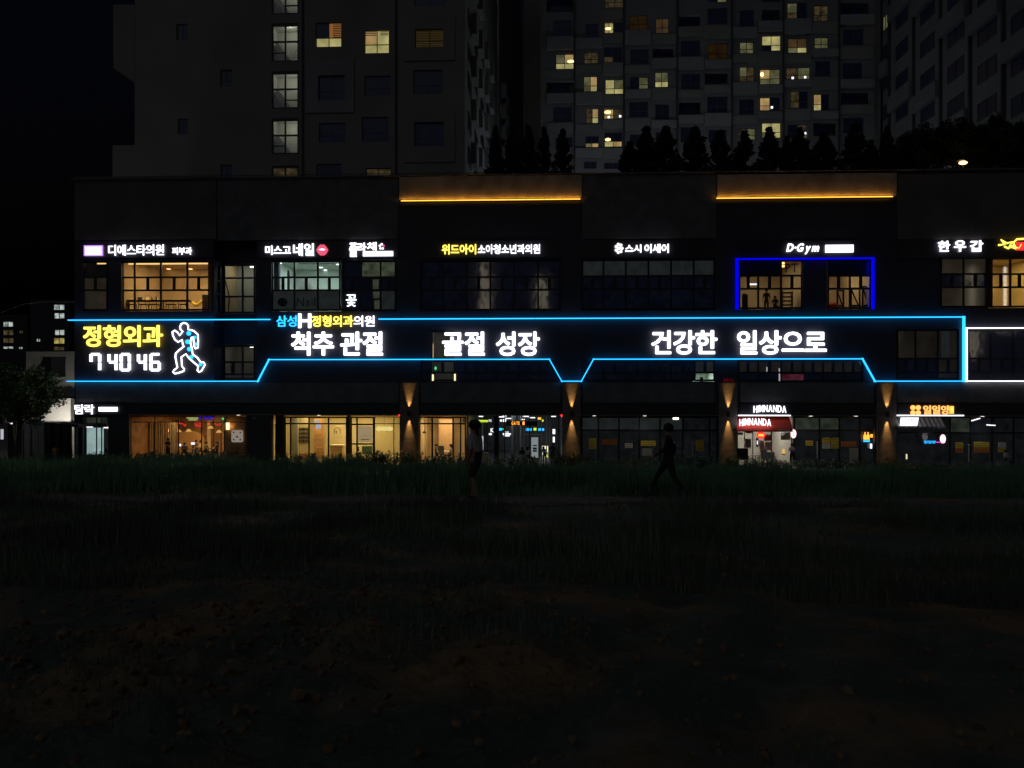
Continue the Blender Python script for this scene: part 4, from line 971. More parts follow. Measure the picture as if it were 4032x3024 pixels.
for i, (px, cy_, r_) in enumerate(((3560, 630, 85), (3650, 590, 110), (3750, 565, 105), (3840, 590, 120), (3930, 570, 110), (4010, 590, 125), (4120, 570, 120))):
    broad(px, cy_, r_, 59+i % 2, TOP-1.2, f'{ORD[i]} dark round tree from the left before the apartment wing', 'dark round trees before the wing', rz=i)
M['street_leaf'] = mat('street_tree_leaf', (.11, .19, .09), .6, noise_s=.8, noise_a=.5)
ST = broad_mesh(31, 11000, .11, 'street_leaf')
gz = lambda x, y: float(ground_z(x, y))
p = at(100, 1560, 45); broad(75, 1550, 150, 45, gz(p.x, 45), 'leafy street tree at the left edge beside the building corner', crown=ST)
broad(-40, 1600, 130, 46.5, gz(-31, 46.5), 'second street tree mostly cut off by the left edge', crown=ST, rz=2)

def shrub_mesh(seed, m, n=420):
    random.seed(seed); st = [(random.gauss(0, .16), random.gauss(0, .12), .5+.5*random.random()) for _ in range(14)]
    def place(i):
        x, y, h = st[i % 14]; u = random.random()**.7; return Vector((x*(1+1.4*u)+random.gauss(0, .05), y*(1+1.4*u)+random.gauss(0, .05), h*u)), Vector((0, 0, .4))
    me = leaf_mesh('shrub_leaves', n, place, .07, m, .35); return me
SM = [shrub_mesh(k, 'leaf') for k in (21, 22, 23)]; SY = [shrub_mesh(k, 'leafy') for k in (24, 25)]
sm = MB()
for k in range(9): sm.tube([(random.gauss(0, .05), random.gauss(0, .05), -.1), (random.gauss(0, .2), random.gauss(0, .15), .75)], [.012, .006], 5)
sme = bpy.data.meshes.new('shrub_stems'); sme.from_pydata(sm.v, [], sm.f); sme.materials.append(M['bark'])
def shrub(px, top, label, group, kind='g', w=1, Y=None):
    Y = Y or 48.75+random.random()*.6; p = at(px, top, Y); h = max(.4, p.z)
    t = thing('shrub', label, 'shrub', (p.x, Y, 0), group)
    linked('leaves', random.choice(SM if kind == 'g' else SY), t, (w*1.35, w*1.2, h), random.random()*6); linked('stems', sme, t, (w, w, h))
def row(x0, x1, n_, top, jit, label, kind='g', w=1):
    for i in range(n_): shrub(x0+(x1-x0)*(i+.5)/n_+random.uniform(-8, 8), top+random.uniform(-jit, jit), label+(f', {ORD[i]} from left' if n_ > 1 else ''), label, kind, w)
row(345, 430, 3, 1775, 8, 'dark leafy shrub beside the white lit corner window')
row(500, 965, 15, 1774, 9, 'dark hedge shrub under the restaurant window', 'g', 1.15)
row(1085, 1370, 8, 1788, 9, 'leafy shrub in front of the optician door and windows')
row(1372, 1572, 7, 1776, 7, 'dark leafy shrub under the optician white poster', 'g', 1.1)
row(1590, 1650, 2, 1776, 5, 'yellow lit shrub at the column left of the gate', 'y', .8)
row(1650, 1850, 6, 1788, 7, 'dark shrub below the cafe windows')
row(1960, 2120, 5, 1796, 7, 'leafy shrub in front of the gate passage', 'y', .8)
row(2180, 2300, 4, 1786, 8, 'yellow lit shrub at the column right of the gate', 'y')
row(2300, 2820, 12, 1800, 12, 'dark shrub in front of the shop with yellow notices')
row(2850, 2950, 3, 1795, 10, 'yellow lit shrub at the column left of the red awning', 'y', .8)
row(2955, 3110, 5, 1808, 8, 'low dark shrub in front of the takeaway tables')
row(3120, 3440, 8, 1812, 8, 'low dark shrub in front of the four yellow notices')
row(3450, 3530, 3, 1806, 6, 'yellow lit shrub at the rightmost column', 'y', .8)
row(3560, 4100, 10, 1822, 8, 'low dark shrub before the dark shops at the right')

# ============================================================ left annex and far towers
NYx = 57.0
M['annex_wall'] = mat('annex_render', (.2, .195, .185), .85, noise_s=.6, noise_a=.15)
ann = thing('annex_building', 'grey annex with a big framed opening and a pale canopy at the left edge', 'building', (at(190, 1600, NYx).x, NYx, 0))
def A(px0, py0, px1, py1, Y=NYx): return rect(px0, py0, px1, py1, Y)
x0, x1, z0, z1 = A(102, 1384, 300, 1562); wall('wall', x0, x1, z0, z1, NYx, NYx+1.2, [A(128, 1402, 258, 1484)], 'annex_wall', ann)
obj('back_wall', MB().box(x0, x1, NYx+3, NYx+3.2, z0, z1), 'annex_wall', ann)
x0, x1, z0, z1 = A(150, 1568, 310, 1682); obj('canopy_wall', MB().box(x0-2, x1, NYx-1, NYx+.5, z0+.4, z1), 'whitewall', ann)
obj('canopy', MB().box(x0-1.2, x1+.4, NYx-1.4, NYx+1, z0-.05, z0+.395), 'whitewall', ann)
x0, x1, z0, z1 = A(268, 1682, 285, 1812, NYx-.5)
obj('post', MB().box(x0, x1, NYx-.5, NYx-.2, 0, z1), 'whitewall', ann)
for px in (30, 68, 96, 128, 152, 178, 215, 245, 300): 
    x0, x1, _, _ = A(px, 1690, px+22, 1800, 52); obj('colonnade_post', MB().box(x0, x1, 52, 52.5, 0, 2.6+random.random()*.05), 'black' if px % 4 else 'concrete', ann)
light('canopy_glow', 'AREA', (at(225, 1600, NYx-3).x, NYx-3.4, 1.9), 125, (1, .95, .85), ann, 2.5, .6, rot=(R(112), 0, 0))
# glazed corner vestibule
ves = thing('corner_vestibule', 'small glazed corner vestibule with a white lit pane under a thin dark canopy', 'vestibule', (at(365, 1800, 51).x, 51, 0))
mb = MB(); x0, x1, z0, z1 = rect(300, 1638, 426, 1800, 50.6)
z2 = at(365, 1668, 50.6).z
for px in (300, 339, 380, 400, 424): xx = at(px, 1700, 50.6).x; mb.box(xx-.04, xx+.04, 50.6, 50.7, 0, z1)
mb.box(x0, x1, 50.59, 50.69, z1-.1, z1); mb.box(x0, x1, 50.59, 50.69, z2-.05, z2+.05); obj('frame', mb, 'silver', ves)
obj('pane', MB().pbox(302, 1640, 422, 1666, 50.63, 50.64), 'dim_faint', ves)
obj('lit_pane', MB().pbox(342, 1684, 408, 1790, 50.63, 50.65), emat('frosted_lit_pane', (.62, .9, .88), .42, .15, 1.2), ves)
obj('light_tube', MB().pbox(340, 1680, 364, 1683, 50.5, 50.56), 'whitesoft', ves); obj('light_tube', MB().pbox(408, 1682, 428, 1686, 50.5, 50.56), 'whitesoft', ves)
obj('side_post', MB().pbox(413, 1686, 424, 1765, 50.5, 50.58), 'whitewall', ves)
mb = MB(); a = at(230, 1669, 50); b_ = at(335, 1676, 50); mb.prism([(a.x, a.z), (b_.x, b_.z-.08), (b_.x, b_.z+.12), (a.x, a.z+.06)], 49.2, 50.4); obj('canopy', mb, 'black', ves)
t = obj('bin', MB().pbox(205, 1764, 221, 1778, 50.5, 50.9).pbox(208, 1780, 220, 1790, 50.45, 50.85), 'yellowplastic', None, 'small yellow bin standing among the dark posts', 'bin')
mb = MB(); q = [at(-20, 1790, 47), at(22, 1790, 47), at(27, 1793, 47), at(27, 1815, 47)]; mb.tube(q, .035, 8); obj('handrail', mb, 'whitewall', None, 'white bent handrail at the lower left edge', 'handrail')
t = thing('wall_lamp', 'white lamp cluster shining through the leaves at the far left', 'lamp', at(45, 1665, 50))
for dx, dy in ((0, 0), (9, -8), (-8, -6)): obj('bulb', MB().sphere(at(45+dx, 1665+dy, 50), .09, .09, .09, 10, 6), 'whitesoft', t)
obj('arm', MB().tube([at(45, 1640, 50), at(45, 1665, 50)], .02, 6), 'black', t)
obj('lit_poster', MB().pbox(2, 1690, 12, 1730, 50.5, 50.55), 'dim_white2' if 'dim_white2' in M else emat('white_lit_strip', (.9, .9, 1), .5), None, 'narrow white lit strip at the left edge below the tree', 'light')
mb = MB(); mb.tube([at(-60, 1262, 55), at(20, 1225, 55), at(90, 1198, 55), at(180, 1188, 55), at(300, 1190, 55)], .02, 5); obj('cable', mb, 'concrete', None, 'thin cable arching in from the left edge', 'cable')
FY = 190.0
ft = thing('distant_tower', 'distant dark tower with a column of small lit windows left of the cyan line', 'apartment tower', (at(235, 1400, FY).x, FY, 0))
def fwin(parent, q, m):
    x0, x1, z0, z1 = rect(*q, FY); c = (x0+x1)/2
    fr = obj('window', MB().box(x0-.1, x1+.1, FY-.22, FY-.2, z0-.1, z1+.1).box(c-.08, c+.08, FY-.3, FY-.24, z0, z1), 'frame', parent)
    obj('pane', MB().box(x0, c-.1, FY-.26, FY-.23, z0, z1), m, fr); obj('pane', MB().box(c+.1, x1, FY-.26, FY-.23, z0, z1), m, fr)
x0, x1, z0, z1 = rect(120, 1180, 275, 1600, FY); obj('wall', MB().box(x0, x1, FY-.2, FY+12, 0, z1), 'fascia', ft)
M['farwhite'] = emat('far_window_white', (.75, .85, .8), .42, .6, 1.0); M['faryel'] = emat('far_window_yellow', (.9, .75, .2), .3, .6, 1.0); M['fardim'] = emat('far_window_dim', (.9, .7, .3), .06, .5, 1)
for q, m in (((216, 1201, 255, 1220), 'farwhite'), ((218, 1234, 255, 1254), 'farwhite'), ((220, 1300, 255, 1319), 'farwhite'), ((216, 1332, 255, 1353), 'faryel'), ((216, 1366, 254, 1379), 'fardim'), ((148, 1335, 160, 1345), 'farwhite')): fwin(ft, q, m)
ft2 = thing('distant_tower', 'distant dark tower with four lit windows stacked at the left edge', 'apartment tower', (at(40, 1400, FY+15).x, FY, 0))
x0, x1, z0, z1 = rect(-150, 1240, 112, 1600, FY); obj('wall', MB().box(x0, x1, FY-.2, FY+12, 0, z1), 'fascia', ft2)
for q, m in (((17, 1268, 53, 1286), 'farwhite'), ((17, 1300, 54, 1319), 'fardim'), ((17, 1332, 55, 1350), 'fardim'), ((17, 1365, 54, 1373), 'farwhite'), ((80, 1302, 92, 1312), 'fardim'), ((78, 1367, 91, 1374), 'farwhite')): fwin(ft2, q, m)

# ============================================================ people
SKIN = dict(head='skin', neck='skin', wrist='skin', hand='skin', f='skin')
POSES = {}
def base_pose():
    j = dict(pelvis=(0,0,.95), waist=(0,0,1.10), chest=(0,0,1.32), neck=(0,.01,1.47), head=(0,.02,1.56), crown=(0,.02,1.635), nose=(0,.105,1.565))
    for s_, n_ in ((1, 'L'), (-1, 'R')):
        j['sh'+n_] = (.165*s_, 0, 1.385); j['el'+n_] = (.215*s_, -.03, 1.12); j['wrist'+n_] = (.225*s_, .05, .89); j['hand'+n_] = (.225*s_, .08, .82)
        j['hip'+n_] = (.085*s_, 0, .90); j['knee'+n_] = (.095*s_, .02, .50); j['ankle'+n_] = (.10*s_, -.02, .09); j['toe'+n_] = (.11*s_, .14, .035)
    return j
def pose(kind):
    j = base_pose()
    if kind == 'walk':
        j.update(kneeL=(.09,.20,.52), ankleL=(.09,.33,.13), toeL=(.09,.47,.09), kneeR=(-.09,-.04,.50), ankleR=(-.09,-.36,.17), toeR=(-.09,-.24,.05),
                 elL=(.22,-.16,1.14), wristL=(.20,-.16,.90), handL=(.2,-.14,.83), elR=(-.22,.08,1.13), wristR=(-.2,.26,.98), handR=(-.2,.32,.93))
    elif kind == 'stroll':
        j.update(kneeL=(.09,.10,.51), ankleL=(.09,.10,.09), toeL=(.09,.25,.05), kneeR=(-.09,-.02,.50), ankleR=(-.09,-.13,.12), toeR=(-.09,.0,.04),
                 elL=(.22,.02,1.13), wristL=(.20,.10,.90), handL=(.2,.12,.83), elR=(-.22,-.06,1.13), wristR=(-.2,.02,.90), handR=(-.2,.05,.83))
    elif kind == 'stride':
        j.update(kneeL=(.09,.24,.53), ankleL=(.09,.40,.12), toeL=(.09,.54,.08), kneeR=(-.09,-.12,.50), ankleR=(-.09,-.42,.16), toeR=(-.09,-.30,.045),
                 elL=(.22,-.18,1.15), wristL=(.20,-.10,.92), handL=(.2,-.06,.86), elR=(-.22,.12,1.14), wristR=(-.2,.33,1.0), handR=(-.2,.39,.96))
    elif kind == 'sit':
        for k in list(j):
            x, y, z = j[k]
            if k[:-1] not in ('knee', 'ankle', 'toe'): j[k] = (x, y, z-.42)
        for s_, n_ in ((1, 'L'), (-1, 'R')):
            j['knee'+n_] = (.11*s_, .42, .50); j['ankle'+n_] = (.11*s_, .42, .09); j['toe'+n_] = (.11*s_, .57, .035)
            j['el'+n_] = (.21*s_, .06, .72); j['wrist'+n_] = (.13*s_, .30, .78); j['hand'+n_] = (.11*s_, .37, .79)
    elif kind == 'bend':
        for k in ('waist', 'chest', 'neck', 'head', 'crown', 'nose', 'shL', 'shR', 'elL', 'elR', 'wristL', 'wristR', 'handL', 'handR'):
            x, y, z = j[k]; a = R(-38); dz = z-.95; j[k] = (x, y*math.cos(a)-dz*math.sin(a), .95+dz*math.cos(a)+y*math.sin(a))
    elif kind == 'phone':
        for s_, n_ in ((1, 'L'), (-1, 'R')): j['el'+n_] = (.21*s_, .04, 1.13); j['wrist'+n_] = (.06*s_, .24, 1.22); j['hand'+n_] = (.04*s_, .29, 1.26)
    return j
RAD = dict(pelvis=(.135,.10), waist=(.115,.085), chest=(.15,.10), neck=(.052,.052), head=(.088,.102), crown=(.068,.078), nose=(.016,.016), sh=(.062,.06), el=(.042,.042), wrist=(.028,.024), hand=(.03,.018), hip=(.085,.085), knee=(.056,.056), ankle=(.04,.042), toe=(.036,.026))
EDG = [('pelvis','waist'),('waist','chest'),('chest','neck'),('neck','head'),('head','crown'),('head','nose')]
for n_ in 'LR': EDG += [('chest','sh'+n_),('sh'+n_,'el'+n_),('el'+n_,'wrist'+n_),('wrist'+n_,'hand'+n_),('pelvis','hip'+n_),('hip'+n_,'knee'+n_),('knee'+n_,'ankle'+n_),('ankle'+n_,'toe'+n_)]
pending = []
def person(px, foot_z, Y, h, kind, face, top, bottom, label, hair='short', fat=1.0, shoes='tblack', fingers=False, group=None, short_sleeve=True, xworld=None):
    x = xworld if xworld is not None else at(px, 1700, Y).x
    t = thing('person', label, 'person', (x, Y, foot_z), group); t.rotation_euler = (0, 0, face)
    k = h/1.70; J = pose(kind); J = {a: Vector(b_)*k for a, b_ in J.items()}; E_ = list(EDG)
    if fingers:
        for n_ in 'LR':
            hd = J['hand'+n_]; d = (hd-J['wrist'+n_]).normalized(); sx = 1 if n_ == 'L' else -1
            for q, (o_, L) in enumerate(((-.024, .062), (-.008, .07), (.008, .066), (.022, .05))):
                a = hd+Vector((0, o_, 0))+d*.01; J[f'f{q}a'+n_] = a+d*L*.5; J[f'f{q}b'+n_] = a+d*L+Vector((-.012*sx, .008, 0)); E_ += [('hand'+n_, f'f{q}a'+n_), (f'f{q}a'+n_, f'f{q}b'+n_)]
            J['f9a'+n_] = J['wrist'+n_].lerp(hd, .5)+Vector((-.01*sx, .035, 0)); J['f9b'+n_] = J['f9a'+n_]+d*.035+Vector((-.008*sx, .012, 0)); E_ += [('wrist'+n_, 'f9a'+n_), ('f9a'+n_, 'f9b'+n_)]
    names = list(J); idx = {n_: i for i, n_ in enumerate(names)}
    me = bpy.data.meshes.new('body'); me.from_pydata([J[n_] for n_ in names], [(idx[a], idx[b_]) for a, b_ in E_], [])
    o = bpy.data.objects.new('body', me); C.objects.link(o); o.parent = t
    o.modifiers.new('skin', 'SKIN').use_smooth_shade = True; sub = o.modifiers.new('sub', 'SUBSURF'); sub.levels = 1; sub.render_levels = 1
    sv = me.skin_vertices[0].data
    for n_ in names:
        key = n_ if n_ in RAD else ('f' if n_[0] == 'f' and n_[1].isdigit() else n_[:-1])
        r = (.0085, .0085) if key == 'f' else RAD[key]; f_ = fat if key in ('pelvis', 'waist', 'chest', 'hip') else 1
        sv[idx[n_]].radius = (r[0]*k*f_, r[1]*k*f_); sv[idx[n_]].use_root = (n_ == 'pelvis')
    pending.append((t, o, J, names, top, bottom, hair, shoes, short_sleeve, k, kind))
def finish_people():
    dg = bpy.context.evaluated_depsgraph_get(); dg.update()
    for t, o, J, names, top, bottom, hair, shoes, ss, k, kind in pending:
        me = bpy.data.meshes.new_from_object(o.evaluated_get(dg)); o.modifiers.clear(); o.data = me; me.materials.clear()
        for m in ('skin', top, bottom, shoes): me.materials.append(M[m])
        segs = []
        for a, b_ in EDG:
            n_ = a+'|'+b_
            if 'toe' in b_: c = 3
            elif b_[:-1] in ('knee',): c = 2
            elif b_[:-1] == 'ankle': c = 2 if bottom != 'tdark' else 0
            elif b_[:-1] == 'hip' or a == 'pelvis': c = 2
            elif b_[:-1] == 'wrist': c = 0 if ss else 1
            elif b_[:-1] == 'hand' or b_ in ('head', 'crown', 'nose'): c = 0
            elif b_ == 'neck': c = 1
            else: c = 1
            segs.append((J[a], J[b_], c))
        segs.append((J['pelvis'], J['waist'], 1))
        for p_ in me.polygons:
            best = 9; bc = 0; q = p_.center
            for a, b_, c in segs:
                d = b_-a; u = max(0, min(1, (q-a).dot(d)/d.length_squared)); dist = (a+d*u-q).length
                if c == 1 and a is J['chest'] and b_ is J['neck'] and u > .75: c2 = 0
                else: c2 = c
                if dist < best: best = dist; bc = c2
            p_.material_index = bc; p_.use_smooth = True
        # hair as a cap over the crown and back of the head
        up = (J['crown']-J['head']).normalized(); c = J['head']+up*.045*k
        mb = MB(); mb.sphere(c+Vector((0, -.022*k, .012*k)), .100*k, .118*k, .108*k, 14, 9)
        if hair == 'tail': mb.sphere(c+Vector((0, -.03*k, .02*k)), .125*k, .145*k, .12*k, 14, 9)
        if hair in ('long', 'tail'):
            mb.sphere(c+Vector((0, -.085*k, -.09*k)), .075*k if hair == 'long' else .03*k, .05*k, .15*k, 12, 8)
        if hair == 'cap':
            mb.sphere(c+Vector((0, .02*k, .035*k)), .098*k, .11*k, .075*k, 14, 8); mb.box(-.06*k, .06*k, .09*k, .19*k, c.z+.03*k, c.z+.045*k)
        hm = bpy.data.meshes.new('hair'); hm.from_pydata(mb.v, [], mb.f); hm.materials.append(M['hair'])
        for p_ in hm.polygons: p_.use_smooth = True
        h_ = bpy.data.objects.new('hair', hm); C.objects.link(h_); h_.parent = t
xw = at(1868, 1800, 17.0).x; person(0, gz(xw, 17.0), 17.0, 1.76, 'stroll', R(60), 'tgrey', 'tdark', 'person in a grey top with tied hair walking left along the path before the cafe', 'tail', 1.95, fingers=True, xworld=xw)
xw = at(2632, 1800, 17.3).x; person(0, gz(xw, 17.3), 17.3, 1.70, 'stride', R(88), 'tblack', 'tblack', 'person in black striding along the path before the dark shop', 'short', 1.35, fingers=True, short_sleeve=False, xworld=xw)
person(662, 0, 51.7, 1.62, 'phone', R(160), 'tblack', 'tblack', 'person in black standing inside the restaurant', fat=1.3)
person(773, 0, 55.6, 1.6, 'sit', R(180), 'tbrown', 'tblack', 'diner in brown sitting beside the small white screen')
person(790, 0, 55.2, 1.62, 'sit', R(150), 'twhite', 'tblack', 'diner in a white shirt sitting at the middle of the restaurant', 'long')
person(812, 0, 54.0, 1.62, 'sit', R(-90), 'tolive', 'tblack', 'diner in olive sitting by the right hand mullion')
person(855, 0, 54.2, 1.6, 'sit', R(90), 'tnavy', 'tblack', 'diner in navy sitting near the wooden wall', 'long')
person(727, 0, 53.4, 1.6, 'sit', R(30), 'tblack', 'tblack', 'diner in black sitting alone left of the screen')
person(1775, 0, 52.5, 1.6, 'sit', R(90), 'twhite', 'tbrown', 'woman with raised hands sitting at the cafe table', 'long')
person(1718, 0, 52.4, 1.62, 'sit', R(-90), 'tbrown', 'tblack', 'man sitting with his back to the cafe pillar')
person(2078, 0, 51.2, 1.55, 'sit', R(-30), 'twhite', 'tblack', 'woman with long hair and pale top sitting before the gate', 'long')
person(2056, 0, 51.4, 1.5, 'sit', R(20), 'tblack', 'twhite', 'woman in black sitting beside the banner at the gate', 'long')
person(2145, 0, 49.9, 1.42, 'bend', R(165), 'twhite', 'tblack', 'person in a white shirt bending forward in the gate passage')
person(2176, 0, 50.2, 1.50, 'phone', R(175), 'tnavy', 'tbrown', 'person in navy looking at a phone at the right of the gate')
person(3006, 0, 51.2+1.2, 1.6, 'sit', R(180), 'tblack', 'tblack', 'person in black sitting behind the table under the red awning')
person(3118, 0, 50.2, 1.5, 'phone', R(140), 'tgrey', 'tblack', 'person in grey and black standing right of the takeaway window', 'long')
person(3960, 0, 50.3, 1.5, 'sit', R(200), 'tgrey', 'tblack', 'dim person sitting by the shop at the right edge')
gz3 = zpx(1232)
person(3018, gz3, BY+2.2, 1.72, 'stand', R(160), 'tblack', 'tblack', 'trainer in black standing in the gym behind the blue frame')
person(3052, gz3, BY+1.6, 1.6, 'sit', R(180), 'tblack', 'tblack', 'person sitting low beside the gym trainer')
finish_people()

# ============================================================ things inside and in front of the shops
def cbox(px0, py0, px1, py1, Y, d=.05): return MB().pbox(px0, py0, px1, py1, Y, Y+d)
# lounge with bar stools (third floor left)
obj('cove_light', MB().pbox(505, 1030, 826, 1041, 50.9, 50.96), 'warmled', None, 'long amber cove light along the ceiling of the lounge', 'light strip')
obj('cove_light', MB().pbox(382, 1031, 424, 1040, 50.9, 50.96), 'warmled', None, 'short amber cove light in the narrow window at the left', 'light strip')
t = thing('counter', 'dark bar counter standing at the lounge window', 'counter', at(660, 1230, 51.3))
obj('worktop', MB().pbox(500, 1181, 742, 1187, 51.2, 51.65), 'dwood', t)
for px in (505, 640, 735): obj('leg', cbox(px, 1187, px+4, 1232, 51.4), 'dwood', t)
for i, (px, lab) in enumerate(((520, 'leftmost'), (566, 'second'), (608, 'third'), (674, 'fourth'), (723, 'rightmost'))):
    c = at(px, 1232, 51.0); s_ = thing('bar_stool', f'dark bar stool at the lounge counter, {lab} of five', 'stool', c, 'bar stools in the lounge window')
    zt = at(px, 1199, 51.0).z
    obj('seat', MB().box(c.x-.28, c.x+.28, 50.8, 51.15, zt-.03, zt+.03), 'dwood', s_)
    obj('backrest', MB().box(c.x-.27, c.x+.27, 50.78, 50.80, zt+.2, zt+.3).box(c.x-.27, c.x-.24, 50.78, 50.8, zt+.031, zt+.2).box(c.x+.24, c.x+.27, 50.78, 50.8, zt+.031, zt+.2), 'dwood', s_)
    for sx in (-1, 1):
        for y in (50.82, 51.12): obj('leg', MB().bar((c.x+sx*.24, y, zt-.03), (c.x+sx*.31, y, c.z), .03), 'black', s_)
for i, (px, py, w, h, m, lab) in enumerate(((551, 1170, 10, 10, 'paperW', 'white box'), (579, 1169, 5, 9, 'warmglow', 'small amber jar'), (598, 1168, 2.5, 12, 'paperW', 'slim white bottle'), (616, 1168, 2.5, 10, 'paperW', 'short white bottle'))):
    obj('counter_item', cbox(px-w, py, px+w, 1181, 51.35, .15), m, None, f'{lab} standing on the lounge counter', 'container')
def ceil_disc(px, py, Zc, r, m, label, group):
    p = onZ(px, py, Zc-.03); obj('downlight', MB().lathe(p, [(r, 0), (r, .02)], 12), m, None, label, 'downlight', group)
Zc2 = r2[3]
for i, (px, py) in enumerate(((582, 1060), (590, 1069), (664, 1060), (750, 1060), (793, 1075))): ceil_disc(px, py, Zc2, .15, 'hot', f'{ORD[i]} from the left small round amber downlight in the lounge ceiling', 'round amber downlights of the lounge')
t = thing('ring_light', 'large yellow ring of light in the lounge ceiling', 'ceiling light', at(640, 1079, 54))
c = onZ(630, 1078, Zc2-.1)
obj('ring', MB().tube([c+Vector((2.1*math.cos(k*math.pi/14), .55*math.sin(k*math.pi/14), 0)) for k in range(28)], .05, 6, True), emat('yellow_cove_ring', (1, .75, .1), .9), t)
obj('painting', MB().pbox(545, 1102, 580, 1122, 54, 54.05), 'paperY', None, 'slanted yellow board on the lounge back wall', 'board')
obj('curved_bench', MB().tube([at(755+k*7, 1190+math.sin(k*.6)*10, 54) for k in range(8)], .12, 8), 'paperY', None, 'yellow curved bench at the right of the lounge', 'bench')
obj('partition', MB().pbox(796, 1160, 826, 1236, 52.5, 52.6), 'dwood', None, 'dark partition at the right end of the lounge', 'partition')
# stair bay lamps
for px, py, Y, lab in ((992, 1050, 52.2, 'small warm lamp in the upper stair window'), (992, 1365, 52.2, 'small warm lamp in the lower stair window')):
    obj('wall_light', MB().pbox(px-8, py-3, px+8, py+3, Y, Y+.1), 'spot', None, lab, 'lamp')
for px, lab in ((909, 'left'), (950, 'middle'), (988, 'right')): obj('safety_rail', MB().bar(at(px, 1436, 51.9), at(px+3, 1470, 51.9), .05), 'silver', None, f'{lab} slanting steel bar in the lower stair window', 'rail', 'steel bars in the lower stair window')
obj('handrail', MB().bar(at(886, 1100, 52.2), at(904, 1170, 52.2), .05).bar(at(904, 1170, 52.2), at(898, 1232, 52.2), .06), 'black', None, 'dark stair handrail behind the upper stair window', 'handrail')
# salon
Zc4 = r4[3]
for i, (px, py) in enumerate(((1103, 1037), (1120, 1048), (1207, 1066), (1216, 1031), (1224, 1078), (1264, 1054), (1281, 1064), (1292, 1069), (1300, 1077), (1318, 1031), (1330, 1042))): ceil_disc(px, py, Zc4, .12, 'wspot', f'{ORD[i]} round white downlight from the left in the nail salon ceiling', 'round white downlights of the salon')
for px, w, lab in ((1192, 12, 'left'), (1218, 12, 'right')):
    mb = MB(); x0, x1, z0, z1 = rect(px-w, 1098, px+w, 1236, 52.4)
    for k in range(8): mb.box(x0+(x1-x0)*k/8, x0+(x1-x0)*(k+.7)/8, 52.4+.04*(k % 2), 52.44+.04*(k % 2), z0, z1)
    obj('curtain', mb, 'cloth', None, f'{lab} one of two pale curtains inside the nail salon', 'curtain', 'pale salon curtains')
obj('cabinet', MB().pbox(1084, 1060, 1128, 1236, 54.5, 55.2), mat('teal_cabinet', (.2, .4, .38), .5), None, 'pale teal cabinet at the left of the nail salon', 'cabinet')
obj('pillar', MB().pbox(1131, 1064, 1138, 1236, 52.2, 52.4), 'black', None, 'thin black pillar inside the nail salon', 'pillar')
for q, lab in (((1468, 1100, 1491, 1138), 'top'), ((1469, 1148, 1494, 1174), 'middle'), ((1474, 1181, 1494, 1222), 'bottom')): obj('lit_curtain', cbox(*q, BY+.17, .012), 'dim_green', None, f'{lab} strip of dim greenish curtain right of the flower word', 'curtain', 'greenish curtain strips')
# gym
t = thing('pendant_lamp', 'four orange squares of light hanging at the top of the gym window', 'pendant lamp', at(3078, 1040, BY+1.5))
for dx in (-6, 6):
    for dy in (-6, 6): obj('lamp_tile', MB().pbox(3078+dx-5, 1042+dy-4, 3078+dx+5, 1042+dy+4, BY+1.5, BY+1.55), 'hot', t)
t = sign('window_lettering', 'dark PT letters on the upper gym glass', 3115, 1078, BY+.18); text(t, 'PT', 3093, 1038, 3140, 1072, BY+.19, 'ink', .01, .006)
def rack(px0, px1, py0, py1, Y, label):
    t = thing('squat_rack', label, 'gym rack', at((px0+px1)/2, py1, Y), 'racks in the gym window')
    for a in (px0, px1): obj('upright', cbox(a-2.5, py0, a+2.5, py1, Y, .1), 'black', t)
    obj('crossbar', cbox(px0, py0, px1, py0+5, Y+.11, .1), 'black', t); obj('brace', MB().bar(at(px0, py0+8, Y+.3), at(px1, py1-15, Y+.3), .07), 'black', t); obj('bench_pad', cbox(px0+3, py1-32, px1-3, py1-26, Y-.1, .5), 'black', t)
rack(3298, 3322, 1142, 1232, 51.4, 'black upright rack in the left half of the right gym window'); rack(3352, 3386, 1132, 1232, 51.7, 'black rack with a slanting brace at the middle of the right gym window'); rack(3398, 3422, 1126, 1232, 51.3, 'black narrow rack beside the blue neon upright')
obj('exercise_ball', MB().sphere(at(3277, 1208, 51.2), .36, .36, .30, 16, 10), 'awning', None, 'dark red exercise ball at the gym window', 'ball')
t = thing('dumbbell_shelf', 'wooden dumbbell shelf in the gym behind the blue frame', 'shelf', at(3103, 1232, 52))
for py in (1150, 1166, 1182, 1198, 1213): obj('shelf_board', cbox(3082, py, 3122, py+4, 52, .4), 'dwood', t)
for a in (3082, 3121): obj('side_panel', cbox(a, 1146, a+2, 1232, 52, .4), 'dwood', t)
obj('hanging_bag', MB().lathe(at(2933, 1232, 51.8)-Vector((0, 0, -.2)), [(.18, 0), (.2, .1), (.2, 1.0), (.1, 1.1)], 12), 'black', None, 'black punch bag hanging at the left of the gym', 'punch bag')
obj('shelf_lit', MB().pbox(2950, 1116, 2980, 1122, 53, 53.1), 'whitesoft', None, 'short white lit shelf in the left gym window', 'shelf')
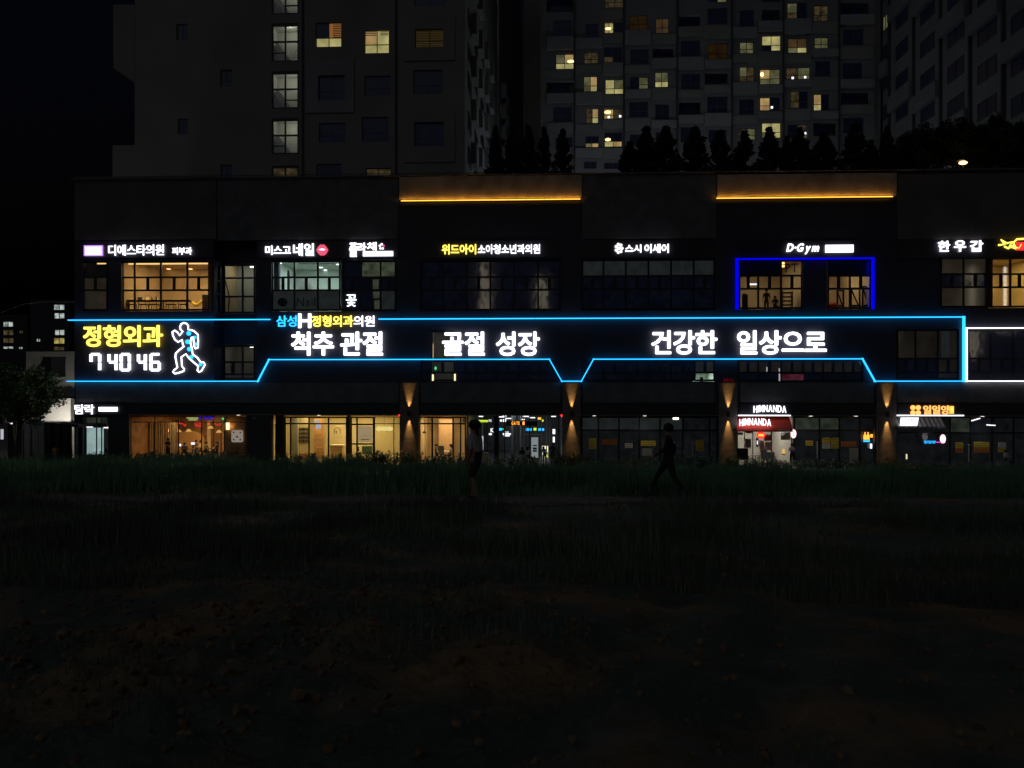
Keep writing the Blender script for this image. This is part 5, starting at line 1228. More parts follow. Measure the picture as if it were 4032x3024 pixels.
# lift lobby window
obj('led_tube', MB().pbox(1700.5, 1353, 1706, 1411, BY+.35, BY+.4), emat('warm_led_tube', (1, .7, .3), 1.2), None, 'tall warm light tube left of the big word for fracture', 'light tube')
for px, py0, py1, lab in ((1704, 1474, 1499, 'short warm light tube under the left of the cyan line'), (1791, 1472, 1499, 'short warm light tube right of the lobby window'), (1791, 1398, 1410, 'very short warm light tube peeping below the big word')):
    obj('led_tube', MB().pbox(px-3, py0, px+3, py1, BY+.02, BY+.08), emat('warm_led_tube', (1, .75, .4), 1.5), None, lab, 'light tube')
obj('exit_sign', cbox(1711, 1444, 1719, 1456, BY+.5), 'green', None, 'tiny green lit exit sign in the lobby window', 'exit sign')
obj('table_silhouette', MB().pbox(2758, 1484, 2768, 1503, BY+.6, BY+.9), 'black', None, 'dark chair shape in the small bright white window', 'chair')
for q, m, lab in (((3018, 1445, 3022, 1463), 'whitesoft', 'short upper'), ((3067, 1450, 3071, 1463), 'whitesoft', 'second upper'), ((3067, 1471, 3072, 1500), 'whitesoft', 'long lower')): obj('light_tube', cbox(*q, BY+.12, .03), mat('faint_tube', (.5, .5, .5), .5, emit=(1, .9, .9), es=.35), None, f'{lab} pale tube shining in the windows under the right cyan line', 'light tube', 'pale tubes in the lower windows')
obj('pink_screen', cbox(3080, 1474, 3164, 1497, BY+.14, .02), emat('pink_screen', (1, .2, .35), .06, .6, 1.5), None, 'dim pink screen behind the lower second floor windows', 'screen')
for px, lab in ((3740, 'left'),): obj('curtain', cbox(3706, 1300, 3738, 1408, BY+.17, .01), 'dim_grey', None, 'grey curtain strip in the dim window near the cyan corner', 'curtain')

# restaurant
wl = gr1
obj('wooden_wall', MB().pbox(886, 1640, 968, 1830, SH+.3, SH+.4), 'wood', None, 'brown wooden partition at the right of the restaurant', 'partition')
t = obj('wall_light', MB().pbox(890, 1663, 901, 1692, SH+.14, SH+.25), emat('white_warm_tube', (1, .72, .35), 2.6), None, 'vertical warm tube light on the restaurant wall', 'wall light')
light('glow', 'POINT', (at(896, 1678, SH-.1).x, SH+.08, at(896, 1678, SH).z), 5, (1, .5, .15), t, rad=.1)
t = thing('menu_board', 'white rounded menu board on the wooden wall', 'sign board', at(933, 1741, SH+.2))
x0, x1, z0, z1 = rect(911, 1694, 956, 1741, SH+.2); r_ = .12; P = []
for cx, cz, a0 in ((x1-r_, z1-r_, 0), (x0+r_, z1-r_, 90), (x0+r_, z0+r_, 180), (x1-r_, z0+r_, 270)):
    for k in range(5): a = R(a0+k*22.5); P.append((cx+r_*math.cos(a), cz+r_*math.sin(a)))
obj('board', MB().prism(P[::-1], SH+.2, SH+.25), emat('white_board_emissive', (.8, .66, .5), .42), t)  # board brightness put in as emission, no lamp behind it
for dx in (-13, 13):
    for dy in (-14, 14): obj('dish_picture', MB().disc(at(933+dx, 1717+dy, SH+.19), .06, SH+.185, SH+.199, 8), 'greyplaster', t)
obj('dish_picture', MB().disc(at(933, 1720, SH+.19), .06, SH+.185, SH+.199, 8, 1.4), 'dwood', t)
for px, py, Y, lab in ((703, 1701, 54, 'behind the second mullion'), (743, 1699, 55, 'left of the arched panel'), (829, 1687, 55, 'highest, right of the third mullion'), (862, 1703, 53.6, 'lowest, next to the wooden wall')):
    c = at(px, py, Y); t = thing('pendant_lamp', f'orange cone pendant lamp in the restaurant, {lab}', 'pendant lamp', c, 'orange cone pendants of the restaurant')
    obj('shade', MB().lathe(c, [(.22, 0), (.07, .18)], 14), 'warmglow', t); obj('cord', MB().tube([c+Vector((0, 0, .18)), Vector((c.x, c.y, wl[3]))], .01, 5), 'black', t)
t = thing('star_lamp', 'bright star shaped lamp near the middle of the restaurant', 'lamp', at(662, 1697, 55)); c = at(662, 1696, 55)
obj('bulb', MB().sphere(c, .12, .12, .12, 8, 5), 'hot', t); obj('bracket', MB().box(c.x-.6, c.x-.1, 55, 55.05, c.z-.02, c.z+.02), 'dwood', t)
for i, (px, py, w, h, lab) in enumerate(((712, 1667, 6, 3, 'leftmost small'), (727, 1673, 5, 5, 'second small'), (772, 1672, 5, 8, 'tall'), (786, 1676, 6, 5, 'brightest'), (785, 1664, 6, 2, 'thin upper'), (820, 1668, 4, 4, 'small right'), (857, 1671, 10, 4, 'wide right'), (699, 1683, 3, 6, 'narrow upright'))):
    t = thing('neon_word', f'{lab} red neon piece hanging in the restaurant', 'neon sign', at(px, py+h, 54.5), 'red neon pieces in the restaurant')
    x0, x1, z0, z1 = rect(px-w, py-h, px+w, py+h, 54.5); xm = (x0+x1)/2
    obj('neon_tube', MB().tube([(x0, 54.5, z1), (xm, 54.5, z0), (x1, 54.5, z1), (x1, 54.5, z0), (x0, 54.5, (z0+z1)/2)], .022, 6), 'red', t)
for px0, px1, lab in ((784, 793, 'short'), (803, 841, 'long')):
    pts = [at(px0+(px1-px0)*k/10, 1645+3*math.sin(k*2.1), 54) for k in range(11)]; obj('blue_neon', MB().tube(pts, .035, 6), 'blue', None, f'{lab} blue neon scribble under the restaurant ceiling', 'neon sign', 'blue neon scribbles')
t = obj('sign_tube', MB().pbox(735, 1644, 779, 1648, 53, 53.05).pbox(742, 1651, 776, 1655, 53, 53.05), emat('lime_tube', (.8, .9, .3), .7), None, 'lime and white lit boards under the restaurant ceiling', 'lit board')
obj('exit_sign', cbox(562, 1699, 568, 1712, 54), 'green', None, 'small green exit sign in the left of the restaurant', 'exit sign')
obj('exit_sign', cbox(874, 1645, 884, 1653, 54), 'green', None, 'small green sign high beside the wooden wall', 'exit sign')
t = thing('screen', 'small white lit order screen in the restaurant', 'screen', at(758, 1752, 53.2)); obj('display', cbox(752, 1742, 766, 1751, 53.2), 'whitesoft', t); obj('stand', cbox(757, 1751, 761, 1765, 53.2), 'black', t)
obj('candle_lamp', cbox(706, 1748, 712, 1757, 53), 'whitesoft', None, 'small white lit cup on a restaurant table', 'lamp')
for i, px in enumerate(range(525, 556, 9)): obj('vertical_slat', cbox(px, 1690, px+4, 1830, 54.5, .06), 'tan', None, f'{ORD[i]} pale upright slat below the orange glow bar in the restaurant', 'slat', 'pale slats in the restaurant')
obj('glow_bar', cbox(522, 1682, 550, 1686, 54.4), emat('orange_bar', (1, .35, .05), 1.1), None, 'orange glowing bar over the pale slats', 'light strip')
for k_, px in enumerate(range(574, 700, 9)): obj('curtain_fold', cbox(px, 1664, px+7, 1830, 53.4+.07*(k_ % 2), .04), ('cream', 'tan', 'wood', 'tan')[(k_*7//3) % 4], bld)
for px, m, w in ((568, 'cream', 22), (618, 'tan', 16), (645, 'tan', 14), (690, 'dwood', 14), (815, 'tan', 14), (838, 'dwood', 3), (868, 'dwood', 3)): obj('room_panel', cbox(px, 1655, px+w, 1830, 57, .1), m, bld)
t = thing('arched_panel', 'orange arched panel on the restaurant back wall', 'panel', at(745, 1800, 57))
c = at(745, 1735, 57); obj('panel', MB().prism([(c.x+1.15*math.cos(R(k*15)), c.z+.75*math.sin(R(k*15))) for k in range(13)]+[(c.x-1.15, 0.02), (c.x+1.15, 0.02)], 57, 57.1), mat('orange_plaster', (.6, .36, .14), .8), t)
def table(px, Y, label, m='dwood', w=.8, group=None, h=.74):
    c = at(px, 1800, Y); t = thing('table', label, 'table', (c.x, Y, 0), group)
    obj('tabletop', MB().box(c.x-w/2, c.x+w/2, Y-.35, Y+.35, h-.03, h), m, t); 
    for sx in (-1, 1):
        for sy in (-1, 1): obj('leg', MB().box(c.x+sx*(w/2-.06)-.02, c.x+sx*(w/2-.06)+.02, Y+sy*.28-.02, Y+sy*.28+.02, .01, h-.03), 'black', t)
table(832, 54.1, 'dark dining table between the two right hand diners'); table(745, 53.6, 'dark dining table before the arched panel'); table(1747, 52.4, 'cafe table between the two seated guests', 'cloth')
# optician
obj('display_wall', cbox(1175, 1645, 1216, 1795, 53.4, .1), 'cream', None, 'pale display wall with spectacles behind the optician door', 'display wall')
k_ = 0
for j, py in enumerate((1688, 1704, 1720, 1736)):
    for i, px in enumerate((1185, 1204)):
        c = at(px, py, 53.3); mb = MB()
        for dx in (-.12, .12): mb.tube([c+Vector((dx+.09*math.cos(a*.785), 0, .06*math.sin(a*.785))) for a in range(8)], .028, 5, True)
        mb.bar(c+Vector((-.03, 0, .02)), c+Vector((.03, 0, .02)), .012)
        t = thing('spectacles', f'pair of dark spectacles on the display wall, {ROWN[j]} row, {"left" if i == 0 else "right"} column', 'spectacles', c, 'spectacles on the optician display wall')
        obj('spectacle_frame', mb, 'black', t); obj('shelf', MB().box(c.x-.2, c.x+.2, 53.3, 53.398, c.z-.09, c.z-.065), 'dwood', t)
obj('lower_cabinet', cbox(1175, 1786, 1216, 1830, 53.0, .3), mat('orange_wood', (.45, .2, .07), .5), None, 'orange brown cabinet under the spectacle wall', 'cabinet')
obj('wall_unit', cbox(1236, 1650, 1275, 1830, 53.8, .2), 'wood', None, 'brown tall wall unit in the optician shop', 'wall unit')
obj('grey_panel', cbox(1149, 1645, 1173, 1830, 52.5, .1), 'greyplaster', None, 'grey green door panel at the left of the optician shop', 'panel')
for q, lab in (((1238, 1655, 1254, 1664), 'upper'), ((1244, 1672, 1262, 1688), 'lower')): obj('hanging_screen', cbox(*q, 52.2), 'screen_blue' if 'screen_blue' in M else emat('blue_white_screen', (.6, .72, .9), .75), None, f'{lab} bluish white screen in the optician shop', 'screen', 'bluish screens of the optician')
t = thing('window_decal', 'pale round spectacles decal on the optician glass', 'window decal', at(1258, 1763, SH-.07)); c = at(1257, 1737, SH-.07)
obj('ring', MB().tube([c+Vector((.42*math.cos(R(22.5+a*45)), 0, .44*math.sin(R(22.5+a*45)))) for a in range(8)], .018, 5, True), 'cream', t)
for dx in (-.14, .14): obj('lens', MB().tube([c+Vector((dx+.1*math.cos(a*.6), 0, .14*math.sin(a*.6)-.03)) for a in range(10)], .012, 5, True), 'greyplaster', t)
t = thing('shop_emblem', 'dark house shaped emblem with three glass symbols on the optician wall', 'wall emblem', at(1330, 1727, 53.2)); c = at(1327, 1695, 53.2)
obj('outline', MB().tube([c+Vector(v) for v in ((-.2, 0, -.2), (-.2, 0, .08), (0, 0, .22), (.22, 0, .1), (.22, 0, -.2))], .025, 5), 'ink', t)
obj('inner_mark', MB().box(c.x-.2, c.x-.02, 53.19, 53.22, c.z-.2, c.z-.16).box(c.x-.2, c.x-.02, 53.19, 53.22, c.z-.06, c.z-.02).box(c.x-.04, c.x, 53.19, 53.22, c.z-.2, c.z), 'ink', t)
for px in (1318, 1330, 1344): q = at(px, 1725, 53.2); obj('stem_mark', MB().box(q.x-.1, q.x+.1, 53.19, 53.22, q.z, q.z+.03).box(q.x-.015, q.x+.015, 53.19, 53.22, q.z+.03, q.z+.3), 'greyplaster', t)
text(t, 'NIKE', 1316, 1735, 1345, 1742, 53.2, 'cream', 0, .01) if False else None
t = thing('shop_counter', 'orange wooden counter inside the optician shop', 'counter', at(1325, 1820, 52.6)); obj('body', cbox(1300, 1757, 1348, 1830, 52.6, .6), mat('light_wood', (.5, .32, .15), .5), t); obj('worktop', cbox(1297, 1752, 1351, 1757, 52.55, .7), 'cream', t)
obj('cove_light', cbox(1323, 1676, 1352, 1679, 53.0), 'warmled', None, 'short warm light strip above the house emblem', 'light strip')
t = thing('white_poster', 'large cream poster with a faint arch in the optician window frame', 'poster', at(1437, 1743, SH+.05)); obj('sheet', cbox(1408, 1677, 1466, 1742, SH+.09, .02), emat('cream_poster_emissive', (.72, .5, .24), .62), t)  # sheet glows by its own emission, nothing shines through it
c = at(1437, 1727, SH+.08); obj('arch_print', MB().tube([c+Vector((.3*math.cos(R(a*18)), 0, .2*math.sin(R(a*18)))) for a in range(11)], .008, 4), 'tan', t); obj('print_line', cbox(1421, 1729, 1454, 1732, SH+.08, .008), 'tan', t)
t = thing('pebble_lamp', 'yellow lamp shaped like three joined pebbles in the optician window', 'lamp', at(1513, 1700, 51.6))
for dx in (-20, 0, 21): obj('pebble', MB().sphere(at(1513+dx, 1688, 51.6), .23, .12, .16, 14, 8), 'pebble', t)
obj('cord', MB().tube([at(1513, 1680, 51.6), Vector((at(1513, 1680, 51.6).x, 51.6, gr2[3]))], .01, 5), 'black', t)
obj('green_box', cbox(1425, 1756, 1466, 1790, 52), mat('pale_green_panel', (.2, .33, .22), .6), None, 'pale green box low behind the framed poster', 'box')
obj('figurine', MB().lathe(at(1412, 1776, 51.4), [(.06, 0), (.05, .1), (.03, .18), (.05, .24), (.02, .3)], 10), 'ink', None, 'small black figurine standing below the cream poster', 'figurine')
# cafe
t = thing('pendant_lamp', 'small black bell pendant in the left cafe window', 'pendant lamp', at(1671, 1706, 52)); c = at(1671, 1706, 52)
obj('shade', MB().lathe(c, [(.14, 0), (.11, .08), (.03, .17)], 12), 'black', t); obj('cord', MB().tube([c+Vector((0, 0, .17)), Vector((c.x, 52, gr3[3]))], .01, 5), 'black', t)
t = thing('chair', 'white backed chair at the cafe table', 'chair', at(1737, 1800, 51.9)); c = at(1737, 1800, 51.9)
obj('backrest', MB().box(c.x-.2, c.x+.2, 51.9, 51.94, .5, 1.15), 'cloth', t); obj('seat', MB().box(c.x-.2, c.x+.2, 51.94, 52.3, .43, .47), 'cloth', t)
for sx in (-.18, .18):
    for y in (51.93, 52.27): obj('leg', MB().box(c.x+sx-.02, c.x+sx+.02, y-.02, y+.02, .01, .43), 'black', t)
obj('room_panel', cbox(1728, 1650, 1784, 1800, 54.6, .05), mat('peach_plaster', (.62, .42, .25), .8), bld)
obj('room_panel', cbox(1652, 1650, 1676, 1830, 53.6, .1), 'tan', bld)
obj('notice', cbox(1820, 1650, 1832, 1662, SH-.09, .01), 'paperW', None, 'white notice with a black mark high on the cafe edge', 'notice')

# gate passage
t = thing('gate_sign', 'dark hanging board with orange lit gate lettering', 'sign', at(2050, 1676, 51.5)); obj('board', cbox(1992, 1658, 2116, 1676, 51.5, .1), 'fascia', t)
text(t, 'GATE', 2014, 1660, 2046, 1673, 51.48, 'orange', .02, .03); text(t, '1', 2058, 1660, 2065, 1673, 51.48, 'orange', .02, .03)
for px in (2000, 2108): obj('hanger', MB().bar(at(px, 1658, 51.55), Vector((at(px, 1658, 51.55).x, 51.55, gr4[3])), .02), 'black', t)
def minisign(px0, py0, px1, py1, Y, m, label, lines=0, txt=None, tm_='ink', group='small lit signs inside the gate passage'):
    t = thing('passage_sign', label, 'sign', at((px0+px1)/2, py1, Y), group)
    if txt: obj('plate', cbox(px0-1, py0-1, px1+1, py1+1, Y+.03, .03), 'fascia', t); text(t, txt, px0, py0, px1, py1, Y+.02, m, .015, .02)
    else: obj('plate', cbox(px0, py0, px1, py1, Y, .04), m, t)
    for k in range(lines): y = py0+(py1-py0)*(k+.6)/(lines+.2); obj('print_line', cbox(px0+2, y, px1-2, y+1.2, Y-.01, .008), tm_, t)
minisign(1861, 1653, 1869, 1660, 53, 'lime', 'small yellow lit square left of the yellow row in the gate passage')
minisign(1882, 1654, 1921, 1662, 53, 'lime', 'row of yellow lit characters in the gate passage', txt='일이삼사') if False else minisign(1882, 1654, 1921, 1662, 53, 'lime', 'wide yellow lit sign in the gate passage', 1)
minisign(1925, 1652, 1936, 1661, 53, 'whitesoft', 'white lit PC letters in the gate passage', txt='PC')
minisign(1969, 1652, 1976, 1660, 54, 'whitesoft', 'small white lit square right of the dark pillar'); minisign(1980, 1651, 1993, 1661, 54, 'whitesoft', 'white lit block beside the small white square', 2)
minisign(1932, 1686, 1944, 1702, 53, 'whitesoft', 'upright white and blue sign left of the dark pillar', txt='K')
minisign(1925, 1706, 1936, 1713, 53, 'whitesoft', 'small white sign below the upright sign', 1)
minisign(1966, 1686, 1976, 1695, 54, 'cyan', 'small cyan sign at the pillar edge', 1); minisign(1978, 1687, 1982, 1692, 54, 'green', 'tiny green sign at the pillar edge')
minisign(1987, 1699, 2003, 1704, 55, 'whitesoft', 'short first line of the three line white blue sign', txt='THE'); minisign(1980, 1706, 2011, 1712, 55, 'whitesoft', 'wide second line of the three line white blue sign', 1, tm_='blue'); minisign(1984, 1714, 2007, 1718, 55, 'whitesoft', 'narrow third line of the three line white blue sign')
minisign(2071, 1687, 2093, 1696, 56, 'cyan', 'cyan white sign left of the lime square', 2); minisign(2101, 1685, 2112, 1695, 56, 'lime', 'lime lit square over the passage door'); minisign(2120, 1687, 2142, 1696, 56, 'cyan', 'cyan white sign right of the lime square', 2)
minisign(2118, 1644, 2132, 1652, 54, 'orange', 'small orange sign high at the right of the passage'); minisign(2134, 1652, 2140, 1660, 54, 'lime', 'tiny lime sign high at the right of the passage')
minisign(2176, 1690, 2186, 1709, 51.6, 'whitesoft', 'stack of white signs at the right wall of the passage', 3); minisign(2177, 1720, 2184, 1742, 51.6, 'whitesoft', 'narrow upright white sign at the right wall of the passage')
for i, (px, py, w) in enumerate(((1893, 1640, 8), (1975, 1642, 10), (1986, 1638, 8), (2000, 1648, 14), (2060, 1652, 6), (2070, 1640, 12), (2095, 1645, 12), (2180, 1640, 9))):
    obj('ceiling_lamp', MB().pbox(px-w, py-1.5, px+w, py+1.5, 52+i*.7, 52.3+i*.7), 'whitesoft', None, f'{ORD[i]} small white lamp from the left under the gate passage ceiling', 'ceiling light', 'white lamps of the gate passage')
t = thing('banner', 'tall white banner standing in the gate passage', 'banner', at(2106, 1806, 51.8)); obj('sheet', cbox(2092, 1722, 2119, 1803, 51.8, .02), emat('banner_emissive', (.62, .72, .74), .32), t)  # banner brightness put into the sheet as emission
for k, (a, b_) in enumerate(((1752, 1757), (1762, 1770), (1772, 1779))): obj('print_line', cbox(2098, a, 2114, b_, 51.78, .01), 'ink', t)
obj('base', cbox(2090, 1803, 2121, 1808, 51.75, .3), 'black', t)
def post(px0, px1, Y, m, label, top=None, group='upright posts and door frames of the gate passage'): obj('passage_post', MB().box(at(px0, 1700, Y).x, at(px1, 1700, Y).x, Y, Y+.15, .01, gr4[3]-.02), m, None, label, 'post', group)
post(1946, 1964, 51.3, 'black', 'broad black pillar in the gate passage'); post(2013, 2021, 54, 'greyplaster', 'pale beige pillar left face under the gate sign'); post(2022, 2030, 54, 'silver', 'bright metal pillar face under the gate sign')
for i, px in enumerate((1862, 1880, 1898, 1918, 1985, 2040, 2048, 2060, 2072, 2084, 2130, 2150, 2163, 2198)): post(px, px+random.choice((2, 3, 4)), 53+random.random()*3, random.choice(('silver', 'greyplaster', 'black')), f'{ORD[i]} thin upright from the left among the glass doors in the gate passage')
obj('lit_door', MB().pbox(2133, 1756, 2158, 1792, 57, 57.1), emat('bright_doorway', (1, .95, .7), 1.0, .3, 2), None, 'bright white doorway glowing behind the bent person', 'doorway')
obj('yellow_box', MB().pbox(2150, 1790, 2158, 1800, 51, 51.3), 'lime', None, 'small bright yellow box on the passage floor', 'box')
obj('beige_cabinet', MB().pbox(1898, 1784, 1922, 1830, 51.2, 51.6), 'cream', None, 'beige cabinet behind the walker at the gate', 'cabinet')
obj('white_strip', MB().pbox(1897, 1717, 1903, 1772, 52, 52.05), emat('white_strip_lit', (.85, .9, .95), .55, .5, 3), None, 'ragged white upright light strip beside the walker head', 'light')
obj('glass_transom', MB().pbox(1840, 1664, 1944, 1666, 51.2, 51.25), 'silver', None, 'thin silver rail over the left half of the gate passage', 'rail')
obj('glass_transom', MB().pbox(2060, 1710, 2130, 1712, 55, 55.05), 'silver', None, 'thin silver rail over the inner glass door', 'rail')

# notices on the dark shops
def notice(q, m, label, Y=SH-.05, bars=2, group='paper notices on the dark shop glass'):
    t = thing('notice', label, 'notice', at((q[0]+q[2])/2, q[3], Y), group); obj('sheet', cbox(*q, Y, .012), m, t)
    for k in range(bars): y = q[1]+(q[3]-q[1])*(k+.7)/(bars+.6); obj('print_line', cbox(q[0]+4, y, q[2]-4, y+1.6, Y-.006, .004), 'ink' if m != 'paperO' else 'dwood', t)
notice((2319, 1726, 2348, 1768), 'paperY', 'upright yellow notice left in the dark shop', bars=4); notice((2371, 1731, 2429, 1751), 'paperO', 'dim orange notice beside the upright yellow one')
notice((2461, 1745, 2491, 1764), 'paperW', 'small pale notice between the orange and the yellow ones'); notice((2523, 1735, 2551, 1756), 'paperY', 'left half of the bright yellow notice pair'); notice((2553, 1735, 2582, 1756), 'paperY', 'right half of the bright yellow notice pair')
notice((2632, 1738, 2657, 1757), 'paperW', 'pale folded notice right of the yellow pair', bars=1); notice((2740, 1732, 2770, 1774), 'paperY', 'upright yellow notice on the dark shop door', bars=4)
notice((2527, 1766, 2568, 1795), 'greyplaster', 'grey cloth hanging under the yellow pair', bars=0)
notice((2667, 1770, 2684, 1785), mat('blue_paper', (.2, .25, .4), .6), 'left pale blue paper low on the glass', bars=0); notice((2689, 1770, 2700, 1785), mat('blue_paper', (.2, .25, .4), .6), 'right pale blue paper low on the glass', bars=0)
notice((3172, 1735, 3201, 1755), 'paperY', 'yellow notice on the door right of the red awning')
for (a, b_) in ((0, 0), (1, 0), (0, 1), (1, 1)): notice((3238+a*34, 1724+b_*22, 3269+a*34, 1744+b_*22), 'paperY' if (a, b_) != (0, 1) else 'paperW', f'{"right" if a else "left"} {"lower" if b_ else "upper"} one of the four notices in a square')
notice((3312, 1739, 3372, 1759), 'paperO', 'orange strip notice left of the lit orange figures'); notice((3344, 1765, 3380, 1830), 'greyplaster', 'pale curtain end below the orange strip', bars=0)
notice((3762, 1742, 3792, 1763), 'paperY', 'upper yellow notice left of the white handle'); notice((3762, 1764, 3792, 1782), 'paperO', 'lower orange notice left of the white handle')
notice((3834, 1740, 3895, 1760), 'paperY', 'wide yellow notice right of the white handle'); notice((3834, 1762, 3895, 1782), 'paperO', 'wide orange notice right of the white handle')
notice((3930, 1742, 3960, 1762), 'paperW', 'upper faint notice at the right edge'); notice((3930, 1765, 3960, 1781), 'paperY', 'lower faint notice at the right edge')
for px, y0, y1, lab in ((2726, 1750, 1796, 'of the door with the upright notice'), (3218, 1748, 1808, 'of the door beside the four notices'), (3815, 1758, 1826, 'between the yellow notices at the right')):
    t = thing('door_handle', f'tall white pull handle {lab}', 'door handle', at(px, y1, SH-.15), 'white pull handles'); obj('grip', cbox(px-2, y0, px+2, y1, SH-.2, .04), 'whitewall', t)
    obj('mount', cbox(px-2, y0+4, px+1, y0+8, SH-.16, .1), 'silver', t); obj('lock_disc', MB().disc(at(px, y0-6, SH-.1), .06, SH-.1, SH-.05, 10), 'whitewall', t)
    light_ = None
# takeaway: red awning, table, counter
t = thing('awning', 'red sloping awning over the takeaway window', 'awning', at(3010, 1697, 50)); a = rect(2902, 1642, 3122, 1697, 49.6)
mb = MB(); x0, x1 = a[0], a[1]; n_ = 12
for i in range(n_):
    p0 = i/n_; p1 = (i+1)/n_; y_a = 50.5-(50.5-49.62)*math.sin(p0*1.57); y_b = 50.5-(50.5-49.62)*math.sin(p1*1.57)
    z_a = Gz-.02-(Gz-.02-a[2])*p0; z_b = Gz-.02-(Gz-.02-a[2])*p1
    mb.add([(x0, y_a, z_a), (x1, y_a, z_a), (x1, y_b, z_b), (x0, y_b, z_b), (x0, y_a+.03, z_a), (x1, y_a+.03, z_a), (x1, y_b+.03, z_b), (x0, y_b+.03, z_b)], [(0, 3, 2, 1), (4, 5, 6, 7), (0, 4, 7, 3), (1, 2, 6, 5)])
obj('canvas', mb, 'awning', t); obj('front_rail', MB().box(x0, x1, 49.59, 49.62, a[2]-.05, a[2]), 'black', t)
for k in range(9): obj('print_line', MB().pbox(3062+k*5.5, 1691, 3066+k*5.5, 1694, 49.56, 49.57), 'paperW', t)
t = thing('open_sign', 'red and orange lit open sign in the takeaway window', 'sign', at(2997, 1722, SH-.1)); obj('glow_board', MB().disc(at(2997, 1713, SH-.1), .24, SH-.1, SH-.06, 20, 1.15), 'red', t)
obj('lit_word', cbox(2987, 1709, 3007, 1718, SH-.14, .03), 'orange', t)
def oval(px, py, label):
    c = at(px, py, 49.75); t = thing('oval_lamp_sign', label, 'lit sign', c, 'white oval lamp signs')
    obj('lit_face', MB().disc(c, .27, 49.72, 49.80, 24, .62), 'whitesoft', t); obj('rim', MB().tube([c+Vector((.175*math.cos(R(a*15)), 0, .28*math.sin(R(a*15)))) for a in range(24)], .018, 6, True), 'pink', t)
    obj('letter_bar', MB().box(c.x-.015, c.x+.015, 49.70, 49.718, c.z-.18, c.z+.18), 'greyplaster', t); obj('arm', MB().box(c.x-.03, c.x+.03, 49.8, 50.7, c.z+.1, c.z+.14), 'black', t)
oval(3124, 1708, 'white oval lamp sign at the right end of the red awning'); oval(3712, 1728, 'white oval lamp sign by the blue neon word')
for q, m, lab in (((2904, 1702, 2926, 1712), 'paperW', 'white menu strip at the left of the takeaway'), ((2936, 1698, 2960, 1706), 'awning', 'red header on the second takeaway pane'), ((2977, 1724, 2987, 1760), 'ink', 'dark drinks fridge behind the takeaway glass'), ((2990, 1735, 3008, 1770), 'paperW', 'white leaflet panel beside the seated person'), ((3012, 1740, 3036, 1772), 'paperW', 'pale menu sheet on the third takeaway pane'), ((3010, 1712, 3036, 1736), mat('food_photo_red', (.45, .15, .1), .5, noise_s=9, noise_a=.8), 'reddish food picture on the takeaway pane'), ((3074, 1702, 3112, 1732), mat('food_photo_green', (.3, .35, .12), .5, noise_s=9, noise_a=.9), 'green and red food picture at the right of the takeaway'), ((2935, 1728, 2958, 1764), mat('menu_grey', (.3, .34, .33), .6, noise_s=12, noise_a=.6), 'grey menu card on the second takeaway pane')):
    obj('window_picture', cbox(*q, SH+.09, .015), m, None, lab, 'poster')
obj('fridge_glint', cbox(2980, 1735, 2984, 1750, SH+.07, .012), 'whitesoft', None, 'small bright reflection painted as a glowing strip on the drinks fridge', 'lamp')  # glint on the fridge put in as a glowing strip
t = thing('warm_lamp', 'glowing yellow table lantern in the takeaway window', 'lantern', at(3085, 1785, 51.3)); c = at(3085, 1786, 51.3); obj('shade', MB().lathe(c, [(.12, 0), (.08, .3)], 10), emat('yellow_lantern', (1, .6, .15), 1.0), t); obj('base', MB().lathe(c-Vector((0, 0, .06)), [(.13, 0), (.13, .06)], 10), 'black', t)
obj('signboard', cbox(2902, 1765, 2946, 1812, 49.6, .06), 'black', None, 'black panel board standing at the left of the takeaway', 'board')
table(3022, 50.2, 'outdoor table with a pale dotted cloth before the takeaway', 'cloth', 1.0)
mb = MB(); mb.pbox(2995, 1780, 3050, 1808, 49.8, 49.84); t = obj('table_cloth', mb, 'cloth', None, 'pale cloth with dark dots hanging from the takeaway table', 'cloth')
for k in range(4):
    for j in range(2): obj('dot_print', MB().disc(at(3003+k*13, 1787+j*9, 49.79), .035, 49.79, 49.798, 8), 'ink', t)
table(2962, 50.3, 'small bare outdoor table beside the black panel', 'silver', .7)
# lit figures sign and tiled awning shop
t = thing('figures_sign', 'pair of orange lit bottle figures over a small cyan base', 'sign', at(3417, 1740, SH-.2))
for px, h in ((3406, 0), (3418, -3)):
    c = at(px, 1731, SH-.2); obj('figure', MB().prism([(c.x-.09, c.z), (c.x+.09, c.z), (c.x+.09, c.z+.25), (c.x+.03, c.z+.36), (c.x+.03, c.z+.48), (c.x-.03, c.z+.48), (c.x-.03, c.z+.36), (c.x-.09, c.z+.25)], SH-.22, SH-.18), 'orange', t)
obj('base_light', cbox(3401, 1734, 3425, 1740, SH-.2), 'cyan', t); obj('side_box', cbox(3428, 1710, 3437, 1722, SH-.2), 'orange', t); obj('lower_box', cbox(3427, 1747, 3434, 1766, SH-.2), 'whitesoft', t)
obj('bracket', cbox(3438, 1700, 3440, 1770, SH-.2), 'black', t)
t = thing('tiled_awning', 'small grey tiled roof over the shop at the right with curved tile ends', 'awning', at(3640, 1686, 49.8))
x0, x1, z0, z1 = rect(3528, 1640, 3722, 1684, 49.7)
mb = MB(); mb.prism([(x0, z0), (x1, z0), (x1-.6, Gz-.02), (x0, Gz-.02)], 50.3, 50.36); obj('roof_board', mb, 'dwood', t)
n_ = 11
for i in range(n_):
    xa = x0+(x1-x0)*i/n_; xb = x0+(x1-x0)*(i+1)/n_; cx = (xa+xb)/2; r_ = (xb-xa)*.42
    obj('roof_tile', MB().tube([(cx, 49.65, z0), (cx, 50.3, Gz-.08)], r_, 8), 'rooftile', t)
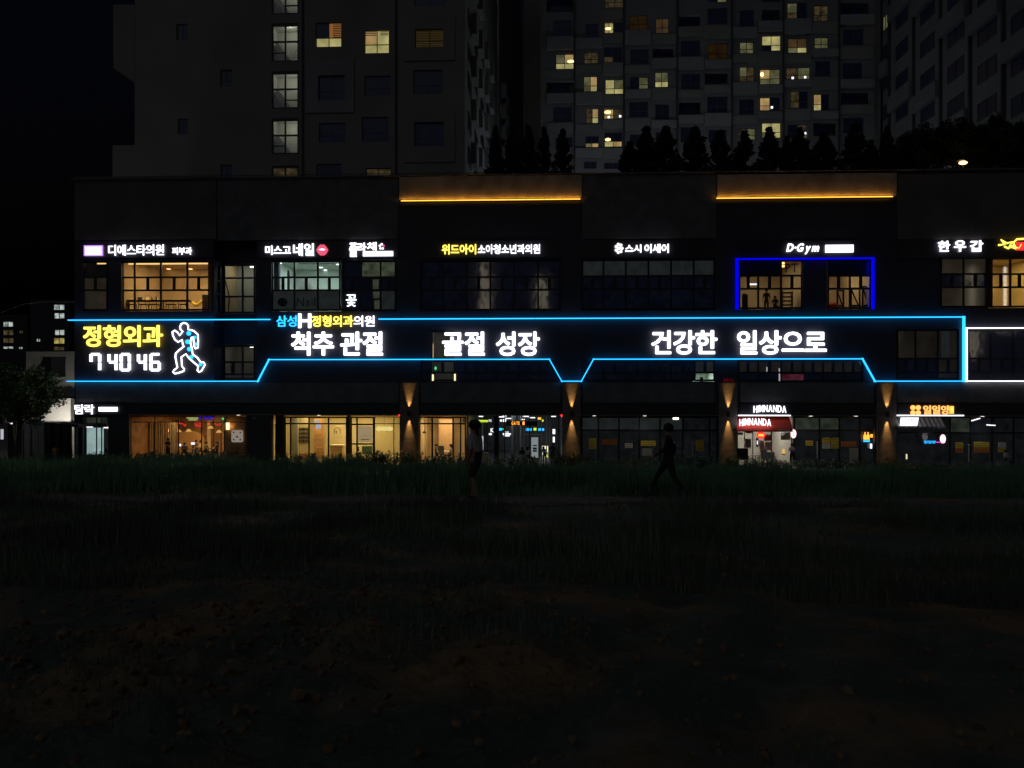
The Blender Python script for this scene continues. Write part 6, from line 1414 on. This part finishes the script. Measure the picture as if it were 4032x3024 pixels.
t = thing('lit_board', 'white lit board with dark letters on the tiled awning', 'lit sign', at(3580, 1676, 49.5)); P = [at(x, y, 49.45) for x, y in ((3548, 1644), (3618, 1644), (3612, 1676), (3544, 1676))]
obj('board', MB().prism([(p.x, p.z) for p in P], 49.45, 49.5), 'whitesoft', t); text(t, '일일양', 3572, 1648, 3608, 1657, 49.44, 'ink', .01, .008)
t = sign('blue_neon_word', 'small blue and pink neon word in the tiled shop window', 3680, 1748, SH-.08)
text(t, '일일양', 3638, 1735, 3684, 1746, SH-.08, 'cyan', .0, .02); obj('pink_tube', MB().bar(at(3686, 1741, SH-.08), at(3722, 1742, SH-.08), .05), 'magenta', t)
obj('blue_lit_jug', MB().pbox(3655, 1752, 3690, 1792, SH+.1, SH+.12), emat('blue_glow_panel', (.08, .16, .8), .25, .3, 2), None, 'blue glowing panel under the small blue neon word', 'panel')
obj('floor_strip', MB().box(at(3568, 1838, 49.9).x, at(3645, 1838, 49.9).x, 49.9, 49.95, .0, .06), emat('orange_floor_strip', (1, .3, .1), .5), None, 'low orange light strip at the foot of the tiled shop', 'light strip')
obj('warm_strip', cbox(3568, 1788, 3573, 1808, 50), emat('cream_strip', (1, .85, .55), .8), None, 'short cream light left of the tiled shop entrance', 'lamp')
for px, py, lab in ((3845, 1651, 'left'), (3905, 1667, 'right')): obj('ceiling_tube', MB().bar(at(px-20, py+6, SH-.06), at(px+14, py-4 if lab == 'left' else py+8, SH-.06), .06), 'whitesoft', None, f'{lab} slanting white tube shining in the upper shop glass', 'light tube', 'slanting white tubes in the upper glass')
obj('lamp_reflector', MB().pbox(2650, 1644, 2672, 1652, SH-.06, SH-.04), 'spot', None, 'bright slanting lamp in the dark shop transom', 'lamp')
obj('vent_grille', MB().pbox(992, 1642, 1008, 1645, BY-.01, BY).pbox(992, 1648, 1008, 1651, BY-.01, BY), 'silver', None, 'small louvre vent on the dark pier beside the restaurant', 'vent')
# building across the field whose lit edges show as bent reflections in the dark glass
rb = thing('building_across', 'dark building behind the viewer with upright light strips mirrored in the glass', 'building', (0, -62, 0))
obj('wall', MB().box(-45, 75, -75, -60.4, 0, 40), 'clad', rb)
for px, y0, y1 in ((1908, 1015, 1330), (2132, 1085, 1260), (3500, 1250, 1400), (3830, 1050, 1420), (3960, 1050, 1300)):
    a = at(px, y0, 160.4); b_ = at(px, y1, 160.4); obj('light_strip', MB().box(a.x-.28, a.x+.28, -60.3, -60.1, b_.z, a.z), emat('distant_strip', (1, .85, .6), 5.0), rb)
